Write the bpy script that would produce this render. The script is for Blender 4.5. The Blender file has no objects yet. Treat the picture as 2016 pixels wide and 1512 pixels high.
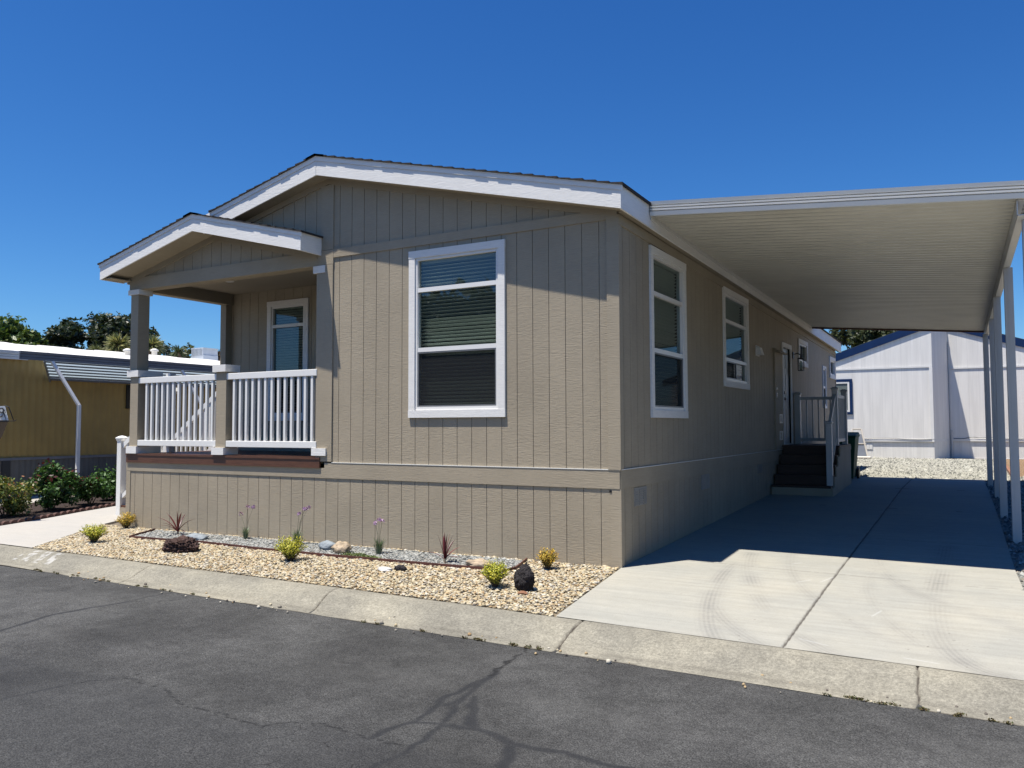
import bpy, math, random
import numpy as np
from mathutils import Vector, Matrix, noise as mnoise
R = math.radians
rng = np.random.default_rng(7)
random.seed(5)
SC = bpy.context.scene
COL = SC.collection

# ------------------------------------------------------------------ camera
CP = np.array([3.25888, -8.01853, 1.48077]); YAW, PIT, ROL, FOC = -0.51711, 0.05173, -0.00318, 1602.218
_f = np.array([math.sin(YAW)*math.cos(PIT), math.cos(YAW)*math.cos(PIT), math.sin(PIT)])
_r = np.array([math.cos(YAW), -math.sin(YAW), 0.0]); _u = np.cross(_r, _f)
CR = _r*math.cos(ROL)+_u*math.sin(ROL); CU = -_r*math.sin(ROL)+_u*math.cos(ROL); CF = _f
def far(px, py, depth):
    """world point seen at photo pixel (2016x1512) at a given depth"""
    return CP + depth*(CF + (px-1008)/FOC*CR - (py-756)/FOC*CU)
cam = bpy.data.cameras.new('camera'); camo = bpy.data.objects.new('camera', cam); COL.objects.link(camo)
M = Matrix.Identity(4)
for i in range(3):
    M[i][0] = CR[i]; M[i][1] = CU[i]; M[i][2] = -CF[i]; M[i][3] = CP[i]
camo.matrix_world = M
cam.sensor_width = 36; cam.lens = 36*FOC/2016; cam.clip_start = .05; cam.clip_end = 2000
SC.camera = camo

# ------------------------------------------------------------------ materials
class NT:
    def __init__(s, name):
        s.m = bpy.data.materials.new(name); s.m.use_nodes = True; s.t = s.m.node_tree; s.t.nodes.clear()
        s.out = s.n('ShaderNodeOutputMaterial')
    def n(s, typ, ins=None, **kw):
        nd = s.t.nodes.new(typ)
        for k, v in kw.items(): setattr(nd, k, v)
        for k, v in (ins or {}).items():
            if isinstance(v, bpy.types.NodeSocket): s.t.links.new(v, nd.inputs[k])
            else: nd.inputs[k].default_value = v
        return nd
    def coord(s, sc=(1, 1, 1), rot=(0, 0, 0)):
        c = s.n('ShaderNodeTexCoord')
        return s.n('ShaderNodeMapping', {'Vector': c.outputs['Object'], 'Scale': sc, 'Rotation': rot}).outputs[0]
    def noise(s, vec, scale=1, detail=3, rough=.55, dist=0):
        return s.n('ShaderNodeTexNoise', {'Vector': vec, 'Scale': scale, 'Detail': detail, 'Roughness': rough, 'Distortion': dist}).outputs[0]
    def ramp(s, fac, a, b, ca=0., cb=1.):
        return s.n('ShaderNodeMapRange', {'Value': fac, 'From Min': a, 'From Max': b, 'To Min': ca, 'To Max': cb}).outputs[0]
    def math(s, op, a, b=0., c=0.):
        return s.n('ShaderNodeMath', {0: a, 1: b, 2: c}, operation=op).outputs[0]
    def mix(s, fac, a, b, mode='MIX'):
        nd = s.t.nodes.new('ShaderNodeMix'); nd.data_type = 'RGBA'; nd.blend_type = mode
        for i, v in ((0, fac), (6, a), (7, b)):
            if isinstance(v, bpy.types.NodeSocket): s.t.links.new(v, nd.inputs[i])
            else: nd.inputs[i].default_value = (tuple(v)+(1,))[:4] if i else v
        return nd.outputs[2]
    def attr(s, name): return s.n('ShaderNodeAttribute', attribute_name=name)
    def bump(s, h, strength=.5, dist=.01, normal=None):
        i = {'Height': h, 'Strength': strength, 'Distance': dist}
        if normal: i['Normal'] = normal
        return s.n('ShaderNodeBump', i).outputs[0]
    def done(s, col, rough=.7, bump=None, metal=0., spec=.5, extra=None):
        i = {'Roughness': rough, 'Metallic': metal, 'Specular IOR Level': spec}
        i['Base Color'] = col if isinstance(col, bpy.types.NodeSocket) else tuple(col)+(1,)
        if bump: i['Normal'] = bump
        for k, v in (extra or {}).items(): i[k] = v
        b = s.n('ShaderNodeBsdfPrincipled', i)
        s.t.links.new(b.outputs[0], s.out.inputs[0]); s.b = b
        return s.m

def simple(name, col, rough=.6, vs=3., va=.12, bs=60., bst=.15, bd=.003, metal=0., spec=.5, stretch=(1, 1, 1)):
    t = NT(name); v = t.coord(stretch)
    n1 = t.noise(v, vs, 4); n2 = t.noise(v, bs, 3)
    f = t.ramp(n1, .3, .7, 1-va, 1+va)
    c = t.mix(1., col, t.n('ShaderNodeCombineColor', {0: f, 1: f, 2: f}).outputs[0], 'MULTIPLY')
    return t.done(c, rough, t.bump(n2, bst, bd), metal, spec)

def board_mat(name, col, axis='z', rough=.75, strength=.8, dist=.004, fine=75, along=10, va=.07):
    """painted engineered wood with an embossed cedar grain; axis = direction across which ripples repeat"""
    t = NT(name)
    sc = {'z': (along, along, fine), 'h': (along*.8, along*.8, fine*1.1)}[axis]
    v = t.coord(sc); n = t.noise(v, 1., 3, .6, .9)
    v2 = t.coord((55, 55, 9)); n2 = t.noise(v2, 1., 2, .5, .4)
    v3 = t.coord(); big = t.noise(v3, 1.6, 4)
    mask = t.ramp(t.noise(v3, 3.1, 2), .42, .6)
    h = t.n('ShaderNodeMix', {0: mask, 2: t.math('MULTIPLY', n, 1.25), 3: t.math('MULTIPLY_ADD', n2, .5, t.math('MULTIPLY', n, .75))}).outputs[0]
    f = t.ramp(big, .3, .7, 1-va, 1+va)
    f2 = t.math('MULTIPLY', f, t.ramp(n, .3, .7, .94, 1.05))
    c = t.mix(1., col, t.n('ShaderNodeCombineColor', {0: f2, 1: f2, 2: f2}).outputs[0], 'MULTIPLY')
    if name == 'taupe_siding':      # board to board tone differences and dust splashed up from the gravel
        xyz = t.n('ShaderNodeSeparateXYZ', {0: t.n('ShaderNodeTexCoord').outputs['Object']})
        bi = t.math('FLOOR', t.math('DIVIDE', t.math('ADD', xyz.outputs[0], xyz.outputs[1]), .2032))
        w1 = t.n('ShaderNodeTexWhiteNoise', {'W': bi}, noise_dimensions='1D').outputs[0]
        w2 = t.n('ShaderNodeTexWhiteNoise', {'W': t.math('FLOOR', t.math('DIVIDE', t.math('ADD', xyz.outputs[0], xyz.outputs[1]), 1.2192))}, noise_dimensions='1D').outputs[0]
        q = t.math('MULTIPLY', t.ramp(w1, 0., 1., .975, 1.025), t.ramp(w2, 0., 1., .97, 1.03))
        c = t.mix(1., c, t.n('ShaderNodeCombineColor', {0: q, 1: q, 2: q}).outputs[0], 'MULTIPLY')
        dz = t.math('ADD', xyz.outputs[2], t.math('MULTIPLY', t.noise(t.coord((5, 5, 5)), 1., 4, .7), -.28))
        c = t.mix(t.ramp(dz, -.30, -.12, .30, 0.), c, (.44, .37, .26))
    return t.done(c, rough, t.bump(h, strength, dist), spec=.3)

MT = {}
MT['siding'] = board_mat('taupe_siding', (.400, .338, .244))
MT['trim'] = board_mat('taupe_trim', (.400, .338, .244), 'h', strength=.6)
MT['white_board'] = board_mat('white_fascia', (.90, .875, .82), 'h', strength=.6, dist=.004, va=.03)
MT['vinyl'] = simple('white_vinyl', (.88, .86, .81), .35, va=.02, bst=.02)
MT['casing'] = board_mat('white_casing', (.88, .855, .80), 'h', strength=.5, dist=.003, va=.03)
MT['deck'] = simple('brown_composite', (.115, .048, .026), .5, vs=5, va=.2, stretch=(1, 1, 12), bs=30, bst=.4)
MT['tread'] = simple('dark_brown_composite', (.045, .026, .018), .6, vs=5, va=.2, stretch=(1, 8, 8), bs=30, bst=.3)
MT['metal_white'] = simple('white_aluminium', (.78, .77, .72), .38, vs=2, va=.04, bs=12, bst=.05, metal=0.)
MT['metal_pan'] = simple('off_white_pan', (.76, .73, .63), .42, vs=1.5, va=.07, bs=8, bst=.05)
MT['post'] = simple('white_post_paint', (.62, .61, .58), .42, vs=2, va=.06, bs=20, bst=.05)
MT['black'] = simple('black_iron', (.012, .012, .013), .45, va=.2)
MT['shingle'] = simple('asphalt_shingle', (.035, .03, .028), .9, vs=14, va=.5, bs=240, bst=.9, bd=.006)
MT['blue'] = simple('navy_paint', (.006, .028, .095), .6, va=.1, spec=.2)
MT['grey_steel'] = simple('galvanised_grey', (.17, .185, .21), .45, vs=3, va=.12, bs=30, bst=.1, metal=.2)
MT['light_steel'] = simple('pale_steel', (.55, .6, .66), .4, vs=3, va=.1, bs=30, bst=.1)
MT['yellow'] = simple('ochre_siding', (.40, .26, .075), .6, vs=2, va=.1, bs=12, bst=.15)
MT['grey_skirt'] = simple('grey_skirting', (.135, .13, .115), .6, vs=2, va=.15, bs=12, bst=.15)
MT['old_white'] = simple('weathered_white_roof', (.74, .72, .67), .7, vs=5, va=.12, bs=20, bst=.3)
MT['door'] = simple('painted_door', (.42, .43, .42), .45, va=.03, bst=.03)
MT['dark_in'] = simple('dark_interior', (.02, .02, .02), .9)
MT['bin_green'] = simple('green_plastic', (.006, .075, .03), .65, va=.15, bst=.05)
MT['bin_black'] = simple('dark_plastic', (.008, .015, .013), .75, va=.15, bst=.05)
MT['beige_plastic'] = simple('beige_plastic', (.55, .5, .42), .5)
MT['lava_red'] = simple('brown_lava', (.075, .042, .034), .95, vs=18, va=.5, bs=45, bst=1., bd=.02)
MT['lava_black'] = simple('black_lava', (.022, .018, .019), .9, vs=18, va=.5, bs=45, bst=1., bd=.02)
MT['slate'] = simple('blue_grey_stone', (.23, .26, .28), .7, vs=9, va=.2, bs=40, bst=.4)
MT['pale_stone'] = simple('pale_quartz_stone', (.62, .60, .56), .7, vs=12, va=.25, bs=50, bst=.5)
MT['tan_stone'] = simple('tan_quartz_stone', (.40, .31, .21), .7, vs=10, va=.35, bs=50, bst=.5)
MT['edging'] = simple('red_brown_edging', (.10, .036, .026), .7, vs=6, va=.35, bs=30, bst=.3)
MT['scallop'] = simple('terracotta_edging', (.10, .05, .038), .85, vs=8, va=.3, bs=40, bst=.4)
MT['timber'] = simple('weathered_timber', (.28, .13, .07), .8, vs=6, va=.3, stretch=(1, 6, 6))
MT['bark'] = simple('bark', (.09, .065, .045), .95, vs=8, va=.35, bs=25, bst=1., bd=.02)
MT['amber_glass'] = simple('dark_amber_glass', (.05, .025, .012), .15)
MT['vent_grey'] = simple('vent_grey', (.33, .31, .27), .6)
MT['brass'] = simple('dark_metal_handle', (.05, .045, .04), .3, metal=.8)
MT['alu'] = simple('bare_aluminium', (.5, .5, .5), .35, metal=.6)

# white wooden siding of the house behind: faint grooves and grey streaks
t = NT('white_grooved_siding'); c = t.n('ShaderNodeTexCoord').outputs['Object']
sx = t.n('ShaderNodeSeparateXYZ', {0: c}); u_ = t.math('ADD', sx.outputs[0], t.math('MULTIPLY', sx.outputs[1], .6))
fr = t.math('FRACT', t.math('DIVIDE', u_, .305)); g = t.math('LESS_THAN', fr, .03)
st = t.noise(t.coord((7, 7, .5)), 1., 5, .6)
f = t.math('MULTIPLY', t.ramp(st, .35, .65, .90, 1.03), t.ramp(g, 0., 1., 1., .87))
colw = t.mix(1., (.88, .85, .79), t.n('ShaderNodeCombineColor', {0: f, 1: f, 2: f}).outputs[0], 'MULTIPLY')
MT['white_siding'] = t.done(colw, .7, t.bump(t.noise(t.coord((8, 8, 60)), 1, 3), .5, .004))

# concrete (driveway, walk, curb) with a stain attribute: r = tyre rubber, g = joint dirt, b = pale scuff
def concrete(name, col, warm, var=.1, streak=0., pit=.0):
    t = NT(name); v = t.coord()
    a = t.n('ShaderNodeSeparateColor', {0: t.attr('stain').outputs['Color']})
    n1 = t.noise(v, .9, 5, .6); n2 = t.noise(v, 9, 5, .7); n3 = t.noise(v, 160, 3, .6)
    f = t.math('MULTIPLY', t.ramp(n1, .3, .7, 1-var, 1+var), t.ramp(n2, .3, .7, 1-var*.6, 1+var*.6))
    f = t.math('MULTIPLY', f, t.ramp(n3, .25, .75, 1-.16-pit, 1+.12))
    if pit: f = t.math('MULTIPLY', f, t.ramp(t.noise(v, 48, 4, .75), .35, .65, .74, 1.24))
    if streak:
        n4 = t.noise(t.coord((.8, 14, 1)), 1., 4, .6); f = t.math('MULTIPLY', f, t.ramp(n4, .3, .7, 1-streak, 1+streak*.6))
    c = t.mix(t.ramp(n1, .4, .7), col, warm)
    c = t.mix(1., c, t.n('ShaderNodeCombineColor', {0: f, 1: f, 2: f}).outputs[0], 'MULTIPLY')
    sp = t.math('MULTIPLY', t.ramp(t.noise(v, 75, 3), .62, .70), .22+pit)
    c = t.mix(sp, c, (.13, .12, .11))
    c = t.mix(t.math('MULTIPLY', a.outputs[0], .55), c, (.10, .095, .10))
    c = t.mix(a.outputs[1], c, (.045, .036, .03))
    c = t.mix(a.outputs[2], c, (.74, .74, .73))
    return t.done(c, .88, t.bump(t.math('ADD', t.math('MULTIPLY', n3, .6), t.math('MULTIPLY', n2, .6)), .45, .004), spec=.25)
MT['drive'] = concrete('driveway_concrete', (.365, .357, .312), (.375, .355, .295), .07, .10)
MT['walk'] = concrete('walk_concrete', (.43, .41, .37), (.43, .40, .35), .05, .03)
MT['curb'] = concrete('curb_concrete', (.28, .262, .212), (.30, .276, .212), .24, .06, .20)

# asphalt
t = NT('asphalt'); v = t.coord()
a = t.n('ShaderNodeSeparateColor', {0: t.attr('stain').outputs['Color']})
n1 = t.noise(v, .7, 5, .6); n2 = t.noise(v, 5, 5, .7, .5); n3 = t.noise(v, 110, 2, .6); n5 = t.noise(v, 260, 2, .6)
vo = t.n('ShaderNodeTexVoronoi', {'Vector': v, 'Scale': 95.}); 
f = t.math('MULTIPLY', t.ramp(n1, .35, .65, .68, 1.45), t.ramp(n2, .3, .7, .78, 1.28))
n6 = t.noise(v, 42, 3, .7); f = t.math('MULTIPLY', f, t.math('MULTIPLY', t.ramp(n3, .35, .65, .45, 1.65), t.ramp(n6, .35, .65, .74, 1.32)))
c = t.mix(1., (.050, .0495, .047), t.n('ShaderNodeCombineColor', {0: f, 1: f, 2: f}).outputs[0], 'MULTIPLY')
c = t.mix(t.math('MULTIPLY', t.ramp(n5, .63, .72), .55), c, (.26, .25, .23))
pale = t.math('MULTIPLY', a.outputs[2], t.ramp(n2, .35, .65, .3, 1.))
c = t.mix(t.math('MULTIPLY', pale, .4), c, (.13, .127, .118))
c = t.mix(t.math('MULTIPLY', a.outputs[0], .85), c, (.017, .018, .020))
c = t.mix(t.math('MULTIPLY', a.outputs[1], .85), c, (.012, .012, .012))
vs_ = t.n('ShaderNodeTexVoronoi', {'Vector': t.n('ShaderNodeVectorMath', {0: v, 1: t.n('ShaderNodeVectorMath', {0: t.n('ShaderNodeTexNoise', {'Vector': v, 'Scale': 3.}).outputs[1], 1: (.35, .35, 0)}, operation='MULTIPLY').outputs[0]}, operation='ADD').outputs[0], 'Scale': 5.5}, feature='DISTANCE_TO_EDGE')
al = t.math('MULTIPLY', t.attr('alligator').outputs['Fac'], t.math('LESS_THAN', vs_.outputs['Distance'], t.ramp(n2, .45, .65, -.01, .022)))
c = t.mix(t.math('MULTIPLY', al, .75), c, (.014, .013, .012))
dk = t.math('SUBTRACT', 1., t.math('MULTIPLY', a.outputs[0], .6))
h = t.math('ADD', t.math('MULTIPLY', n3, dk), t.math('MULTIPLY', vo.outputs['Distance'], dk))
h = t.math('SUBTRACT', h, t.math('MULTIPLY', al, 2.))
MT['asphalt'] = t.done(c, .82, t.bump(h, .8, .009), spec=.3)

# dirt
t = NT('dirt'); v = t.coord(); n1 = t.noise(v, 2, 6, .7); n2 = t.noise(v, 60, 4, .7)
MT['dirt'] = t.done(t.mix(t.ramp(n1, .3, .7), (.13, .10, .07), (.23, .19, .14)), .95, t.bump(n2, .8, .02))
t = NT('mulch'); v = t.coord(); n1 = t.noise(v, 4, 5, .7); n2 = t.noise(t.coord((40, 90, 60)), 1, 4, .7)
MT['soil'] = t.done(t.mix(t.ramp(n2, .3, .7), (.018, .012, .009), (.075, .045, .035)), .95, t.bump(n2, 1., .03))
t = NT('bed_base'); v = t.coord(); n2 = t.noise(v, 50, 4, .7)
MT['bed'] = t.done(t.mix(t.ramp(n2, .3, .7), (.10, .075, .045), (.40, .33, .22)), .95, t.bump(n2, .8, .02))
t = NT('grey_bed_base'); v = t.coord(); n2 = t.noise(v, 45, 4, .7)
MT['bed_grey'] = t.done(t.mix(t.ramp(n2, .35, .65), (.08, .08, .07), (.42, .41, .36)), .95, t.bump(n2, .8, .02))

def colmat(name, rough=.6, trans=0., bump=0., spec=.4):
    t = NT(name); a = t.attr('col').outputs['Color']
    n = t.noise(t.coord(), 90, 3)
    m = t.done(a, rough, t.bump(n, bump, .004) if bump else None, spec=spec)
    if trans:
        tr = t.n('ShaderNodeBsdfTranslucent', {'Color': t.mix(1., a, (1.0, 1.05, .5), 'MULTIPLY')})
        mx = t.n('ShaderNodeMixShader', {0: trans, 1: t.b.outputs[0], 2: tr.outputs[0]})
        t.t.links.new(mx.outputs[0], t.out.inputs[0])
    return m
MT['pebble'] = colmat('pebble_stone', .75, bump=.4)
MT['leaf'] = colmat('leaf', .45, .25)
MT['petal'] = colmat('petal', .6, .3)
MT['blade'] = colmat('blade', .4, .15)

t = NT('window_glass')
tr = t.n('ShaderNodeBsdfTransparent', {'Color': (.50, .57, .54, 1)}); gl = t.n('ShaderNodeBsdfGlossy', {'Color': (.82, .92, 1, 1), 'Roughness': .015})
lw = t.n('ShaderNodeLayerWeight', {'Blend': .14})
mx = t.n('ShaderNodeMixShader', {0: t.ramp(lw.outputs['Fresnel'], 0., 1., .085, .42), 1: tr.outputs[0], 2: gl.outputs[0]})
t.t.links.new(mx.outputs[0], t.out.inputs[0]); MT['glass'] = t.m
t = NT('insect_screen')
tr = t.n('ShaderNodeBsdfTransparent', {'Color': (.9, .9, .9, 1)}); df = t.n('ShaderNodeBsdfDiffuse', {'Color': (.035, .037, .04, 1)})
mx = t.n('ShaderNodeMixShader', {0: .55, 1: tr.outputs[0], 2: df.outputs[0]})
t.t.links.new(mx.outputs[0], t.out.inputs[0]); MT['screen'] = t.m
MT['blind'] = simple('white_blind', (.80, .82, .78), .5, va=.03)
MT['frame_grey'] = simple('grey_screen_frame', (.16, .165, .17), .4)

# ------------------------------------------------------------------ mesh helpers
ROOT = {}
def props(o, label=None, cat=None, group=None, kind=None):
    if label: o['label'] = label
    if cat: o['category'] = cat
    if group: o['group'] = group
    if kind: o['kind'] = kind
    return o
def empty(name, loc, label, cat, group=None):
    o = bpy.data.objects.new(name, None); COL.objects.link(o); o.location = loc
    o.empty_display_size = .2
    return props(o, label, cat, group)
def wloc(p):
    l = Vector((0, 0, 0))
    while p: l += p.location; p = p.parent
    return l
class MB:
    def __init__(s): s.v = []; s.f = []
    def face(s, pts):
        n = len(s.v); s.v += [tuple(p) for p in pts]; s.f.append(tuple(range(n, n+len(pts)))); return s
    def hexa(s, p):   # 8 pts: bottom 4 ccw, top 4 ccw
        n = len(s.v); s.v += [tuple(q) for q in p]
        for f in ((3, 2, 1, 0), (4, 5, 6, 7), (0, 1, 5, 4), (1, 2, 6, 5), (2, 3, 7, 6), (3, 0, 4, 7)): s.f.append(tuple(n+i for i in f))
        return s
    def box(s, x0, x1, y0, y1, z0, z1):
        return s.hexa([(x0, y0, z0), (x1, y0, z0), (x1, y1, z0), (x0, y1, z0), (x0, y0, z1), (x1, y0, z1), (x1, y1, z1), (x0, y1, z1)])
    def prism(s, pts, ext):
        n = len(s.v); k = len(pts); e = Vector(ext)
        s.v += [tuple(p) for p in pts] + [tuple(Vector(p)+e) for p in pts]
        s.f.append(tuple(range(n+k-1, n-1, -1))); s.f.append(tuple(range(n+k, n+2*k)))
        for i in range(k):
            j = (i+1) % k; s.f.append((n+i, n+j, n+k+j, n+k+i))
        return s
    def bar(s, a, b, w, h, up=(0, 0, 1)):
        a = Vector(a); b = Vector(b); d = (b-a).normalized(); u = Vector(up)
        r = d.cross(u).normalized()*w/2; u2 = r.cross(d).normalized()*h/2
        return s.hexa([a-r-u2, a+r-u2, b+r-u2, b-r-u2, a-r+u2, a+r+u2, b+r+u2, b-r+u2])
    def tube(s, pts, rad, n=8, cap=True):
        pts = [Vector(p) for p in pts]; rr = rad if hasattr(rad, '__len__') else [rad]*len(pts); b = len(s.v)
        for i, p in enumerate(pts):
            d = (pts[min(i+1, len(pts)-1)]-pts[max(i-1, 0)]).normalized()
            a = Vector((0, 0, 1)) if abs(d.z) < .9 else Vector((1, 0, 0)); x = d.cross(a).normalized(); y = d.cross(x)
            for k in range(n):
                t = 2*math.pi*k/n; s.v.append(tuple(p+x*math.cos(t)*rr[i]+y*math.sin(t)*rr[i]))
        for i in range(len(pts)-1):
            for k in range(n):
                j = (k+1) % n; s.f.append((b+i*n+k, b+i*n+j, b+(i+1)*n+j, b+(i+1)*n+k))
        if cap: s.f.append(tuple(b+k for k in range(n))); s.f.append(tuple(b+(len(pts)-1)*n+k for k in range(n-1, -1, -1)))
        return s
    def lathe(s, c, prof, n=16, sq=False):
        b = len(s.v); c = Vector(c)
        for r, z in prof:
            for k in range(n):
                t = 2*math.pi*k/n + (math.pi/4 if sq else 0); s.v.append((c.x+r*math.cos(t), c.y+r*math.sin(t), c.z+z))
        for i in range(len(prof)-1):
            for k in range(n):
                j = (k+1) % n; s.f.append((b+i*n+k, b+i*n+j, b+(i+1)*n+j, b+(i+1)*n+k))
        s.f.append(tuple(b+k for k in range(n-1, -1, -1))); s.f.append(tuple(b+(len(prof)-1)*n+k for k in range(n)))
        return s
    def build(s, name, mat, parent=None, smooth=False, bevel=0, **kw):
        me = bpy.data.meshes.new(name); off = wloc(parent)
        me.from_pydata([(x-off.x, y-off.y, z-off.z) for x, y, z in s.v], [], s.f); me.update()
        import bmesh
        bm = bmesh.new(); bm.from_mesh(me); bmesh.ops.recalc_face_normals(bm, faces=bm.faces); bm.to_mesh(me); bm.free()
        if smooth: me.polygons.foreach_set('use_smooth', [True]*len(me.polygons))
        me.materials.append(MT[mat] if isinstance(mat, str) else mat)
        o = bpy.data.objects.new(name, me); COL.objects.link(o); o.parent = parent
        if bevel:
            b = o.modifiers.new('b', 'BEVEL'); b.width = bevel; b.segments = 2; b.limit_method = 'ANGLE'; b.angle_limit = R(40)
        return props(o, **kw)
def npmesh(name, V, F, mat, parent=None, col=None, smooth=False, attrs=None, **kw):
    """V (n,3), F (m,k) int"""
    me = bpy.data.meshes.new(name); off = wloc(parent); V = np.asarray(V, np.float32)-np.array(off, np.float32)
    F = np.asarray(F, np.int32); m, k = F.shape
    me.vertices.add(len(V)); me.vertices.foreach_set('co', V.ravel())
    me.loops.add(m*k); me.loops.foreach_set('vertex_index', F.ravel())
    me.polygons.add(m); me.polygons.foreach_set('loop_start', np.arange(0, m*k, k, dtype=np.int32))
    me.polygons.foreach_set('loop_total', np.full(m, k, np.int32))
    if smooth: me.polygons.foreach_set('use_smooth', np.ones(m, bool))
    me.update(calc_edges=True)
    def ca(nm, c):
        a = me.attributes.new(nm, 'FLOAT_COLOR', 'POINT'); c = np.asarray(c, np.float32)
        if c.shape[1] == 3: c = np.concatenate([c, np.ones((len(c), 1), np.float32)], 1)
        a.data.foreach_set('color', c.ravel())
    if col is not None: ca('col', col)
    for nm, c in (attrs or {}).items():
        if np.ndim(c) == 2: ca(nm, c)
        else:
            a = me.attributes.new(nm, 'FLOAT', 'POINT'); a.data.foreach_set('value', np.asarray(c, np.float32))
    me.materials.append(MT[mat] if isinstance(mat, str) else mat)
    o = bpy.data.objects.new(name, me); COL.objects.link(o); o.parent = parent
    return props(o, **kw)
def gridmesh(name, X, Y, Z, mat, smooth=True, **kw):
    ny, nx = X.shape; V = np.stack([X.ravel(), Y.ravel(), Z.ravel()], 1)
    i = np.arange(ny*nx).reshape(ny, nx)
    F = np.stack([i[:-1, :-1].ravel(), i[:-1, 1:].ravel(), i[1:, 1:].ravel(), i[1:, :-1].ravel()], 1)
    return npmesh(name, V, F, mat, smooth=smooth, **kw)
def pdist(X, Y, pts):
    d = np.full(X.shape, 1e9)
    for (x0, y0), (x1, y1) in zip(pts[:-1], pts[1:]):
        vx, vy = x1-x0, y1-y0; t = np.clip(((X-x0)*vx+(Y-y0)*vy)/(vx*vx+vy*vy+1e-12), 0, 1)
        d = np.minimum(d, np.hypot(X-x0-t*vx, Y-y0-t*vy))
    return d
def vnoise(X, Y, s, seed=0):
    r = np.random.default_rng(seed); G = r.random((256, 256)); x = X*s+1000; y = Y*s+1000
    xi = np.floor(x).astype(int); yi = np.floor(y).astype(int); fx = x-xi; fy = y-yi; fx = fx*fx*(3-2*fx); fy = fy*fy*(3-2*fy)
    g = lambda a, b: G[a % 256, b % 256]
    return (g(xi, yi)*(1-fx)+g(xi+1, yi)*fx)*(1-fy)+(g(xi, yi+1)*(1-fx)+g(xi+1, yi+1)*fx)*fy

# ------------------------------------------------------------------ ground
def GZ(x, y):
    b = np.interp(y, [-2.0, 0, 9, 22, 60], [-.085, 0, .30, .365, .4])
    return b - .0056*np.clip(-np.asarray(x, float), 0, 8.14)*np.clip((np.asarray(y, float)+2)/2, 0, 1)
def g(x, y): return float(GZ(x, y))
yt = lambda x: np.interp(x, [-30, -9, -2, .4, 3.5, 20], [-1.60, -1.82, -1.885, -1.96, -2.07, -2.55])
yb = lambda x: -2.52-.022*np.asarray(x, float)

xs = np.concatenate([np.arange(-60, -12, 4.), np.arange(-12, 8, .5), np.arange(8, 61, 4.)]); ys = np.concatenate([[-1.72], np.arange(-1.6, 24, .4), np.arange(26, 120, 6.)])
X, Y = np.meshgrid(xs, ys); gridmesh('ground', X, Y, GZ(X, Y)-.03, 'dirt', kind='structure')
MB().box(-500, 500, -500, 500, -.9, -.5).build('terrain', 'dirt', kind='structure')
# street
X, Y = np.meshgrid(np.array([-90., -40, -8, -3, 5, 40, 90]), np.array([-14., -9, -6.3, -2.3])); gridmesh('street', X, Y, X*0-.206, 'asphalt', kind='structure')
xs = np.arange(-6.2, 4.8, .016); ys = np.arange(-6.3, -2.30, .016); X, Y = np.meshgrid(xs, ys)
jx = X+.10*(vnoise(X, Y, 3, 1)-.5)+.04*(vnoise(X, Y, 11, 2)-.5); jy = Y+.10*(vnoise(X, Y, 3, 3)-.5)+.04*(vnoise(X, Y, 11, 4)-.5)
seal = np.zeros(X.shape)
for pts, w in (([(.348, -3.1), (.385, -3.5), (.42, -3.85)], .034), ([(.36, -3.4), (.30, -3.75), (.40, -3.95), (.437, -4.17), (.36, -4.5)], .03),
               ([(.42, -3.75), (.52, -3.93), (.60, -4.1), (.67, -4.38), (.66, -4.75), (.72, -5.2)], .026), ([(.50, -3.7), (.64, -3.87), (.74, -4.07), (1.06, -4.22), (1.6, -4.2), (2.4, -4.1)], .034),
               ([(.437, -4.17), (.60, -4.15), (.85, -4.12), (1.05, -4.24)], .022), ([(-3.95, -2.98), (-3.98, -3.65), (-3.8, -4.15)], .03), ([(1.08, -4.25), (1.3, -4.7), (1.6, -5.3)], .04),
               ([(-3.84, -2.45), (-3.95, -2.98)], .012), ([(-1.94, -4.77), (-2.0, -5.2), (-2.5, -5.9)], .02)):
    d = pdist(jx, jy, pts); seal = np.maximum(seal, 1/(1+np.exp((d-w*.86)/.004)))
seal *= .9+.25*(vnoise(X, Y, 14, 5)-.3)
pl = [(-3.3, -4.62), (-2.27, -4.55), (-1.8, -4.5), (-1.23, -4.54), (-1.0, -4.63), (-.66, -4.67), (-.34, -4.62), (0, -4.46), (.6, -4.5), (1.4, -4.6)]
py_ = np.interp(X, [p[0] for p in pl], [p[1] for p in pl])+.09*(vnoise(X, Y, 5, 7)-.5)
patch = 1/(1+np.exp((Y-py_+0.0)/.03))*np.clip((Y+6.1+.5*vnoise(X, Y, 1.3, 8))/.5, 0, 1)*.42
crack = np.zeros(X.shape)
for pts, w in ((pl[2:9], .006), ([(.28, -2.55), (.33, -2.9), (.348, -3.25)], .011), ([(-1.94, -4.77), (-1.75, -4.38), (-1.6, -4.1)], .004), ([(-3.84, -2.45), (-3.5, -2.6), (-3.9, -3.2)], .004)):
    d = pdist(jx+.03*(vnoise(X, Y, 30, 9)-.5), jy+.03*(vnoise(X, Y, 30, 10)-.5), pts); crack = np.maximum(crack, (d < w)*1.)
pale = np.clip((vnoise(X, Y*2.2, .9, 11)-.5)*3, 0, 1)*np.exp(-((Y+3.7)/.75)**2)+.8*np.exp(-((X+.4)/.9)**2-((Y+3.55)/.28)**2)+.5*np.exp(-pdist(X, Y, [(2.0, -3.1), (2.6, -3.6), (3.0, -4.2)])/.08)
pale = np.clip(pale, 0, 1)
alli = np.clip(1.2-np.hypot((X-.15)/.75, (Y+4.85)/.5), 0, 1)
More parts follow.
